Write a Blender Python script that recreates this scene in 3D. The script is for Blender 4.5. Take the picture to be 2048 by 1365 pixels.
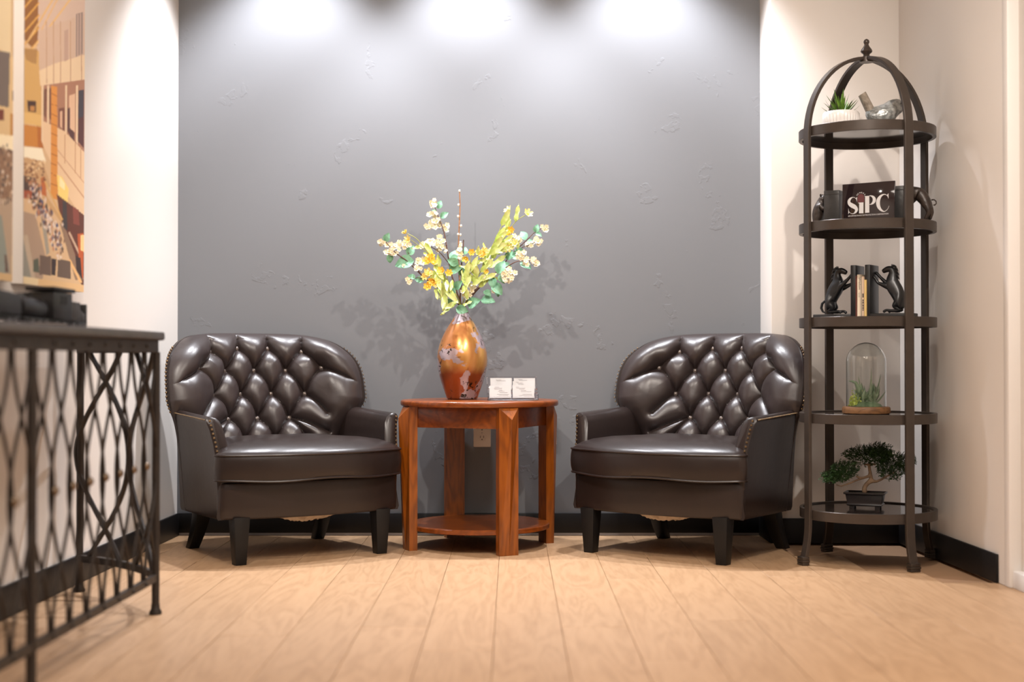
import bpy, bmesh, math, random
import numpy as np
from mathutils import Vector, Matrix

for _o in list(bpy.data.objects):
    bpy.data.objects.remove(_o)
SC = bpy.context.scene
COL = SC.collection
PI = math.pi
R = math.radians
rnd = random.Random(7)

# ---------------------------------------------------------------- camera
F = 2800.0                      # focal length in pixels of the 2048 px wide frame
CAM_H = 0.71
PITCH = math.atan(37.5 / F)
cam = bpy.data.cameras.new('camera')
camo = bpy.data.objects.new('camera', cam)
COL.objects.link(camo)
camo.location = (0, 0, CAM_H)
camo.rotation_euler = (PI / 2 + PITCH, 0, 0)
cam.sensor_width = 36.0
cam.lens = F / 2048 * 36.0
cam.clip_start = 0.05
cam.dof.use_dof = True
cam.dof.focus_distance = 5.15
cam.dof.aperture_fstop = 1.5
SC.camera = camo

# ---------------------------------------------------------------- world, exposure
SC.view_settings.view_transform = 'Standard'
SC.view_settings.look = 'None'
SC.view_settings.gamma = 1.0
SC.view_settings.use_curve_mapping = False
SC.view_settings.exposure = 0.0
wd = bpy.data.worlds.new('world')
SC.world = wd
wd.use_nodes = True
wd.node_tree.nodes['Background'].inputs[0].default_value = (1.0, 0.9, 0.8, 1)
wd.node_tree.nodes['Background'].inputs[1].default_value = 0.05

# ---------------------------------------------------------------- lights (the room's ceiling lamps, plus added fill panels)
CEIL = 2.66
DOWN_X = (-0.892, -0.174, 0.538)
DOWN_Y = 5.34


def spot(name, loc, energy, col, size, blend, radius, aim=None):
    l = bpy.data.lights.new(name, 'SPOT')
    l.energy = energy
    l.color = col
    l.spot_size = R(size)
    l.spot_blend = blend
    l.shadow_soft_size = radius
    o = bpy.data.objects.new(name, l)
    o.location = loc
    if aim is not None:
        o.rotation_euler = (Vector(aim) - Vector(loc)).to_track_quat('-Z', 'Y').to_euler()
    COL.objects.link(o)
    return o


def area(name, loc, sx, sy, energy, col):
    l = bpy.data.lights.new(name, 'AREA')
    l.shape = 'RECTANGLE'
    l.size = sx
    l.size_y = sy
    l.energy = energy
    l.color = col
    o = bpy.data.objects.new(name, l)
    o.location = loc
    COL.objects.link(o)
    return o


for _x in DOWN_X:               # the three wall washers over the grey niche
    spot('washer_lamp', (_x, DOWN_Y, CEIL - 0.03), 188, (0.94, 0.95, 1.0), 94, 0.6, 0.035)
for _x, _y in ((-0.85, 2.9), (0.85, 2.9)):   # downlights in the room
    spot('room_lamp', (_x, _y, CEIL - 0.02), 150, (1.0, 0.91, 0.82), 78, 0.9, 0.025, (_x * 0.6, 5.45, 0.95))
for _x, _y, _e in ((-0.25, 1.9, 34), (0.75, 2.0, 54)):  # added area lights for ambient fill, not fixtures of the room
    area('fill_panel', (_x, _y, CEIL - 0.03), 0.6, 1.2, _e, (1.0, 0.90, 0.80))
for _x, _y in ((0.2, -0.2),):  # another added fill light, overhead just behind the camera
    area('fill_panel', (_x, _y, CEIL - 0.03), 1.2, 0.6, 18, (1.0, 0.90, 0.80))


# ---------------------------------------------------------------- helpers
def P(x, y, Y):
    """world point seen at pixel (x, y) at depth Y"""
    dx, dz = x - 1024.0, 682.5 - y
    c, s = math.cos(PITCH), math.sin(PITCH)
    d = (dx, F * c - dz * s, F * s + dz * c)
    t = Y / d[1]
    return Vector((d[0] * t, Y, CAM_H + d[2] * t))


def smooth01(t):
    t = np.clip(t, 0, 1)
    return t * t * (3 - 2 * t)


class MB:
    """collects shapes; build() links them as ONE mesh object"""

    def __init__(self):
        self.v, self.f, self.s, self.mi = [], [], [], []
        self.cur = 0

    def add(self, vs, fs, smooth=False):
        o = len(self.v)
        self.v.extend([tuple(p) for p in vs])
        for f in fs:
            self.f.append([i + o for i in f])
            self.s.append(smooth)
            self.mi.append(self.cur)
        return self

    def box(self, c, size, rot=None):
        hx, hy, hz = size[0] / 2, size[1] / 2, size[2] / 2
        vs = [Vector((x, y, z)) for x in (-hx, hx) for y in (-hy, hy) for z in (-hz, hz)]
        if rot is not None:
            vs = [rot @ p for p in vs]
        c = Vector(c)
        vs = [p + c for p in vs]
        return self.add(vs, [(0, 1, 3, 2), (4, 6, 7, 5), (0, 4, 5, 1), (2, 3, 7, 6), (0, 2, 6, 4), (1, 5, 7, 3)])

    def hexa(self, b, t):
        """b, t: four bottom and four top corners, both counter-clockwise from above"""
        vs = list(b) + list(t)
        return self.add(vs, [(3, 2, 1, 0), (4, 5, 6, 7), (0, 1, 5, 4), (1, 2, 6, 5), (2, 3, 7, 6), (3, 0, 4, 7)])

    def grid(self, pts, cu=False, cv=False, smooth=True):
        nu, nv = len(pts), len(pts[0])
        vs = [p for row in pts for p in row]
        fs = []
        for i in range(nu if cu else nu - 1):
            i2 = (i + 1) % nu
            for j in range(nv if cv else nv - 1):
                j2 = (j + 1) % nv
                fs.append((i * nv + j, i2 * nv + j, i2 * nv + j2, i * nv + j2))
        return self.add(vs, fs, smooth)

    def rings(self, rings, cap0=True, cap1=True, smooth=True):
        n = len(rings[0])
        vs = [p for r in rings for p in r]
        fs = []
        for i in range(len(rings) - 1):
            for j in range(n):
                j2 = (j + 1) % n
                fs.append((i * n + j, i * n + j2, (i + 1) * n + j2, (i + 1) * n + j))
        self.add(vs, fs, smooth)
        if cap0:
            self.add(rings[0], [tuple(reversed(range(n)))], smooth)
        if cap1:
            self.add(rings[-1], [tuple(range(n))], smooth)
        return self

    def tube(self, pts, r, n=8, caps=True, closed=False):
        pts = [Vector(p) for p in pts]
        m = len(pts)
        rr = r if isinstance(r, (list, tuple)) else [r] * m
        rings = []
        up = None
        for i, p in enumerate(pts):
            if closed:
                t = pts[(i + 1) % m] - pts[i - 1]
            else:
                t = pts[min(i + 1, m - 1)] - pts[max(i - 1, 0)]
            t.normalize()
            if up is None:
                up = Vector((0, 0, 1)) if abs(t.z) < 0.9 else Vector((1, 0, 0))
            up = up - t * up.dot(t)
            if up.length < 1e-6:
                up = t.orthogonal()
            up.normalize()
            b = t.cross(up)
            rings.append([p + (up * math.cos(2 * PI * k / n) + b * math.sin(2 * PI * k / n)) * rr[i] for k in range(n)])
        if closed:
            rings.append(rings[0])
        return self.rings(rings, caps and not closed, caps and not closed)

    def lathe(self, prof, n=32, c=(0, 0, 0), cap0=True, cap1=True, smooth=True):
        rings = [[Vector((c[0] + r * math.cos(2 * PI * k / n), c[1] + r * math.sin(2 * PI * k / n), c[2] + z)) for k in range(n)] for r, z in prof]
        return self.rings(rings, cap0, cap1, smooth)

    def prism(self, poly, z0, z1):
        n = len(poly)
        return self.rings([[(p[0], p[1], z0) for p in poly], [(p[0], p[1], z1) for p in poly]], smooth=False)

    def ball(self, c, r, nu=12, nv=8):
        if not isinstance(r, (tuple, list)):
            r = (r, r, r)
        rings = []
        for j in range(1, nv):
            a = PI * j / nv
            rings.append([(c[0] + r[0] * math.sin(a) * math.cos(2 * PI * k / nu), c[1] + r[1] * math.sin(a) * math.sin(2 * PI * k / nu), c[2] - r[2] * math.cos(a)) for k in range(nu)])
        return self.rings(rings)

    def xform(self, m, start=0):
        for i in range(start, len(self.v)):
            self.v[i] = tuple(m @ Vector(self.v[i]))
        return self

    def mesh(self, name, mats, bevel=0, seg=2, weld=True, angle=35):
        me = bpy.data.meshes.new(name)
        me.from_pydata(self.v, [], self.f)
        me.polygons.foreach_set('use_smooth', self.s)
        me.polygons.foreach_set('material_index', self.mi)
        for m in (mats if isinstance(mats, (list, tuple)) else [mats]):
            me.materials.append(m)
        bm = bmesh.new()
        bm.from_mesh(me)
        if weld:
            bmesh.ops.remove_doubles(bm, verts=bm.verts, dist=1e-6)
        bmesh.ops.recalc_face_normals(bm, faces=bm.faces)
        if bevel:
            es = [e for e in bm.edges if len(e.link_faces) == 2 and e.calc_face_angle(0) > R(angle)]
            bmesh.ops.bevel(bm, geom=es, offset=bevel, segments=seg, profile=0.5, affect='EDGES', clamp_overlap=True)
            for f in bm.faces:
                f.smooth = True
        bm.to_mesh(me)
        bm.free()
        if bevel or any(self.s):
            try:
                me.set_sharp_from_angle(angle=R(40))
            except Exception:
                pass
        me.update()
        return me

    def build(self, name, mats, parent=None, bevel=0, seg=2, weld=True, loc=None, angle=35):
        return link(name, self.mesh(name, mats, bevel, seg, weld, angle), parent, loc)


def link(name, me, parent=None, loc=None):
    o = bpy.data.objects.new(name, me)
    COL.objects.link(o)
    if parent is not None:
        o.parent = parent
    if loc is not None:
        o.location = loc
    return o


def tag(o, label, cat, group=None):
    o['label'] = label
    o['category'] = cat
    if group:
        o['group'] = group
    return o


def thing(name, label, cat, loc=(0, 0, 0), rotz=0.0, group=None):
    o = bpy.data.objects.new(name, None)
    o.empty_display_size = 0.05
    COL.objects.link(o)
    o.location = loc
    o.rotation_euler = (0, 0, rotz)
    return tag(o, label, cat, group)


def structure(o):
    o['kind'] = 'structure'
    return o


def copy_tree(o, parent=None):
    c = o.copy()
    COL.objects.link(c)
    if parent is not None:
        c.parent = parent
    for ch in list(o.children):
        copy_tree(ch, c)
    return c


def frame(origin, xdir, zdir):
    """matrix whose x axis is xdir and whose z axis is near zdir"""
    x = Vector(xdir).normalized()
    z = Vector(zdir)
    z = (z - x * z.dot(x)).normalized()
    y = z.cross(x)
    m = Matrix((x, y, z)).transposed().to_4x4()
    m.translation = Vector(origin)
    return m


def chaikin(poly, it=2):
    for _ in range(it):
        q = []
        for i in range(len(poly)):
            a, b = poly[i], poly[(i + 1) % len(poly)]
            q.append((a[0] * .75 + b[0] * .25, a[1] * .75 + b[1] * .25))
            q.append((a[0] * .25 + b[0] * .75, a[1] * .25 + b[1] * .75))
        poly = q
    return poly


def text_mesh(s, size, mat, extrude=0.0004, align='LEFT', shear=0):
    cu = bpy.data.curves.new('lettering', 'FONT')
    cu.body = s
    cu.size = size
    cu.extrude = extrude
    cu.align_x = align
    cu.shear = shear
    cu.resolution_u = 3
    o = bpy.data.objects.new('lettering', cu)
    COL.objects.link(o)
    bpy.context.view_layer.update()
    dg = bpy.context.evaluated_depsgraph_get()
    me = bpy.data.meshes.new_from_object(o.evaluated_get(dg))
    bpy.data.objects.remove(o)
    bpy.data.curves.remove(cu)
    me.materials.clear()
    me.materials.append(mat)
    return me


def skin_mesh(name, verts, edges, mat, sub=2, root=0):
    """verts: (x, y, z, rx[, ry]); one continuous surface grown round a skeleton"""
    me = bpy.data.meshes.new(name)
    me.from_pydata([v[:3] for v in verts], edges, [])
    o = bpy.data.objects.new(name, me)
    COL.objects.link(o)
    o.modifiers.new('skin', 'SKIN').use_smooth_shade = True
    sv = me.skin_vertices[0].data
    for i, v in enumerate(verts):
        sv[i].radius = (v[3] * 1.22, (v[4] if len(v) > 4 else v[3]) * 1.22)
        sv[i].use_root = (i == root)
    ss = o.modifiers.new('sub', 'SUBSURF')
    ss.levels = ss.render_levels = sub
    bpy.context.view_layer.update()
    dg = bpy.context.evaluated_depsgraph_get()
    out = bpy.data.meshes.new_from_object(o.evaluated_get(dg))
    out.name = name
    bpy.data.objects.remove(o)
    out.materials.clear()
    out.materials.append(mat)
    for p in out.polygons:
        p.use_smooth = True
    return out


# ---------------------------------------------------------------- materials
def srgb(r, g, b):
    return tuple(((c / 255 / 12.92) if c / 255 <= 0.04045 else ((c / 255 + 0.055) / 1.055) ** 2.4) for c in (r, g, b)) + (1.0,)


def mat(name, col, rough=0.5, metal=0.0, spec=0.5, bump=None, var=None, coat=0.0, coat_rough=0.1, scale=(1, 1, 1), aniso=0):
    """bump = (noise scale, strength, detail); var = (noise scale, second colour, contrast)"""
    m = bpy.data.materials.new(name)
    m.use_nodes = True
    nt = m.node_tree
    b = nt.nodes['Principled BSDF']
    b.inputs['Base Color'].default_value = col
    b.inputs['Roughness'].default_value = rough
    b.inputs['Metallic'].default_value = metal
    b.inputs['Specular IOR Level'].default_value = spec
    b.inputs['Coat Weight'].default_value = coat
    b.inputs['Coat Roughness'].default_value = coat_rough
    if bump or var:
        tc = nt.nodes.new('ShaderNodeTexCoord')
        mp = nt.nodes.new('ShaderNodeMapping')
        mp.inputs['Scale'].default_value = scale
        nt.links.new(tc.outputs['Object'], mp.inputs[0])
    if var:
        n = nt.nodes.new('ShaderNodeTexNoise')
        n.inputs['Scale'].default_value = var[0]
        n.inputs['Detail'].default_value = 5
        nt.links.new(mp.outputs[0], n.inputs[0])
        cr = nt.nodes.new('ShaderNodeValToRGB')
        k = var[2] if len(var) > 2 else 0.2
        cr.color_ramp.elements[0].position = 0.5 - k
        cr.color_ramp.elements[1].position = 0.5 + k
        cr.color_ramp.elements[0].color = col
        cr.color_ramp.elements[1].color = var[1]
        nt.links.new(n.outputs[0], cr.inputs[0])
        nt.links.new(cr.outputs[0], b.inputs['Base Color'])
    if bump:
        n = nt.nodes.new('ShaderNodeTexNoise')
        n.inputs['Scale'].default_value = bump[0]
        n.inputs['Detail'].default_value = bump[2] if len(bump) > 2 else 4
        nt.links.new(mp.outputs[0], n.inputs[0])
        bp = nt.nodes.new('ShaderNodeBump')
        bp.inputs['Strength'].default_value = bump[1]
        bp.inputs['Distance'].default_value = bump[3] if len(bump) > 3 else 0.01
        nt.links.new(n.outputs[0], bp.inputs['Height'])
        nt.links.new(bp.outputs[0], b.inputs['Normal'])
    return m


def wood_mat(name, c1, c2, c3, rough, scale, random_tone=0.0, coat=0.0, bump=0.05):
    m = bpy.data.materials.new(name)
    m.use_nodes = True
    nt = m.node_tree
    N, L = nt.nodes.new, nt.links.new
    b = nt.nodes['Principled BSDF']
    tc = N('ShaderNodeTexCoord')
    oi = N('ShaderNodeObjectInfo')
    mul = N('ShaderNodeMath'); mul.operation = 'MULTIPLY'; mul.inputs[1].default_value = 37.0 if random_tone else 0.0
    L(oi.outputs['Random'], mul.inputs[0])
    add = N('ShaderNodeVectorMath'); add.operation = 'ADD'
    L(tc.outputs['Object'], add.inputs[0]); L(mul.outputs[0], add.inputs[1])
    mp = N('ShaderNodeMapping'); mp.inputs['Scale'].default_value = scale
    L(add.outputs[0], mp.inputs[0])
    n1 = N('ShaderNodeTexNoise'); n1.inputs['Scale'].default_value = 1.0; n1.inputs['Detail'].default_value = 3; n1.inputs['Distortion'].default_value = 0.6
    L(mp.outputs[0], n1.inputs[0])
    # growth rings: repeated bands of the stretched noise
    m2 = N('ShaderNodeMath'); m2.operation = 'MULTIPLY'; m2.inputs[1].default_value = 9.0
    L(n1.outputs[0], m2.inputs[0])
    pp = N('ShaderNodeMath'); pp.operation = 'PINGPONG'; pp.inputs[1].default_value = 0.5
    L(m2.outputs[0], pp.inputs[0])
    n2 = N('ShaderNodeTexNoise'); n2.inputs['Scale'].default_value = 9.0; n2.inputs['Detail'].default_value = 6
    L(mp.outputs[0], n2.inputs[0])
    mx = N('ShaderNodeMix'); mx.data_type = 'FLOAT'; mx.inputs[0].default_value = 0.5
    L(pp.outputs[0], mx.inputs[2]); L(n2.outputs[0], mx.inputs[3])
    cr = N('ShaderNodeValToRGB')
    e = cr.color_ramp.elements
    e[0].position = 0.15; e[0].color = c1
    e[1].position = 0.75; e[1].color = c3
    q = e.new(0.42); q.color = c2
    L(mx.outputs[0], cr.inputs[0])
    if random_tone:
        hs = N('ShaderNodeHueSaturation')
        mr = N('ShaderNodeMapRange'); mr.inputs[3].default_value = 1 - random_tone; mr.inputs[4].default_value = 1 + random_tone
        L(oi.outputs['Random'], mr.inputs[0]); L(mr.outputs[0], hs.inputs['Value'])
        L(cr.outputs[0], hs.inputs['Color']); L(hs.outputs[0], b.inputs['Base Color'])
    else:
        L(cr.outputs[0], b.inputs['Base Color'])
    b.inputs['Roughness'].default_value = rough
    b.inputs['Coat Weight'].default_value = coat
    b.inputs['Coat Roughness'].default_value = 0.12
    bp = N('ShaderNodeBump'); bp.inputs['Strength'].default_value = bump; bp.inputs['Distance'].default_value = 0.004
    L(mx.outputs[0], bp.inputs['Height']); L(bp.outputs[0], b.inputs['Normal'])
    return m


def plaster_mat(name, col):
    """painted skip-trowel plaster: mostly flat, with sparse raised flecks and torn edges"""
    m = bpy.data.materials.new(name)
    m.use_nodes = True
    nt = m.node_tree
    N, L = nt.nodes.new, nt.links.new
    b = nt.nodes['Principled BSDF']
    tc = N('ShaderNodeTexCoord')
    n1 = N('ShaderNodeTexNoise'); n1.inputs['Scale'].default_value = 5.5; n1.inputs['Detail'].default_value = 5; n1.inputs['Distortion'].default_value = 0.4
    L(tc.outputs['Object'], n1.inputs[0])
    r1 = N('ShaderNodeMapRange'); r1.inputs[1].default_value = 0.628; r1.inputs[2].default_value = 0.645
    L(n1.outputs[0], r1.inputs[0])
    n2 = N('ShaderNodeTexNoise'); n2.inputs['Scale'].default_value = 34; n2.inputs['Detail'].default_value = 4
    L(tc.outputs['Object'], n2.inputs[0])
    r2 = N('ShaderNodeMapRange'); r2.inputs[1].default_value = 0.53; r2.inputs[2].default_value = 0.56
    L(n2.outputs[0], r2.inputs[0])
    mu = N('ShaderNodeMath'); mu.operation = 'MULTIPLY'
    L(r1.outputs[0], mu.inputs[0]); L(r2.outputs[0], mu.inputs[1])
    n3 = N('ShaderNodeTexNoise'); n3.inputs['Scale'].default_value = 2.2; n3.inputs['Detail'].default_value = 3
    L(tc.outputs['Object'], n3.inputs[0])
    ad = N('ShaderNodeMath'); ad.operation = 'MULTIPLY_ADD'; ad.inputs[1].default_value = 1.2
    L(n3.outputs[0], ad.inputs[0]); L(mu.outputs[0], ad.inputs[2])
    bp = N('ShaderNodeBump'); bp.inputs['Strength'].default_value = 0.20; bp.inputs['Distance'].default_value = 0.003
    L(ad.outputs[0], bp.inputs['Height']); L(bp.outputs[0], b.inputs['Normal'])
    b.inputs['Base Color'].default_value = col
    b.inputs['Roughness'].default_value = 0.55
    b.inputs['Specular IOR Level'].default_value = 0.35
    return m


def glass_mat(name, col=(1, 1, 1, 1), rough=0.0, ior=1.45):
    m = bpy.data.materials.new(name)
    m.use_nodes = True
    b = m.node_tree.nodes['Principled BSDF']
    b.inputs['Base Color'].default_value = col
    b.inputs['Transmission Weight'].default_value = 1.0
    b.inputs['Roughness'].default_value = rough
    b.inputs['IOR'].default_value = ior
    return m


def vcol_mat(name, rough=0.5):
    m = bpy.data.materials.new(name)
    m.use_nodes = True
    nt = m.node_tree
    a = nt.nodes.new('ShaderNodeVertexColor')
    a.layer_name = 'print'
    nt.links.new(a.outputs[0], nt.nodes['Principled BSDF'].inputs['Base Color'])
    nt.nodes['Principled BSDF'].inputs['Roughness'].default_value = rough
    return m


def copper_leaf_mat():
    m = bpy.data.materials.new('copper_leaf_glaze')
    m.use_nodes = True
    nt = m.node_tree
    N, L = nt.nodes.new, nt.links.new
    b = nt.nodes['Principled BSDF']
    tc = N('ShaderNodeTexCoord')

    def noise(scale, detail=4, dist=0.0, stretch=(1, 1, 1)):
        mp = N('ShaderNodeMapping'); mp.inputs['Scale'].default_value = stretch
        L(tc.outputs['Object'], mp.inputs[0])
        n = N('ShaderNodeTexNoise'); n.inputs['Scale'].default_value = scale; n.inputs['Detail'].default_value = detail; n.inputs['Distortion'].default_value = dist
        L(mp.outputs[0], n.inputs[0])
        return n

    def step(src, lo, hi):
        r = N('ShaderNodeMapRange'); r.inputs[1].default_value = lo; r.inputs[2].default_value = hi
        L(src, r.inputs[0])
        return r.outputs[0]

    def mix(fac, a, c):
        x = N('ShaderNodeMix'); x.data_type = 'RGBA'
        L(fac, x.inputs[0])
        for sock, val in ((x.inputs[6], a), (x.inputs[7], c)):
            if isinstance(val, tuple):
                sock.default_value = val
            else:
                L(val, sock)
        return x.outputs[2]

    base = mix(step(noise(7, 4, 0.5, (1, 1, 0.6)).outputs[0], 0.4, 0.62), srgb(182, 116, 62), srgb(214, 164, 88))
    # the dipped lower third is a redder glaze
    sep = N('ShaderNodeSeparateXYZ'); L(tc.outputs['Object'], sep.inputs[0])
    wob = N('ShaderNodeMath'); wob.operation = 'MULTIPLY_ADD'; wob.inputs[1].default_value = 0.05
    L(noise(9).outputs[0], wob.inputs[0]); L(sep.outputs['Z'], wob.inputs[2])
    col = mix(step(wob.outputs[0], 0.118, 0.150), srgb(150, 74, 36), base)
    pat = step(noise(11, 6, 0.3).outputs[0], 0.535, 0.555)
    col = mix(pat, col, srgb(178, 160, 166))
    sp = N('ShaderNodeMath'); sp.operation = 'MULTIPLY'
    L(step(noise(60, 3, 0.8).outputs[0], 0.60, 0.62), sp.inputs[0]); L(step(noise(10, 3).outputs[0], 0.5, 0.56), sp.inputs[1])
    col = mix(sp.outputs[0], col, srgb(44, 26, 14))
    L(col, b.inputs['Base Color'])
    b.inputs['Metallic'].default_value = 0.55
    b.inputs['Roughness'].default_value = 0.28
    b.inputs['Coat Weight'].default_value = 0.6
    b.inputs['Coat Roughness'].default_value = 0.08
    return m


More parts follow.
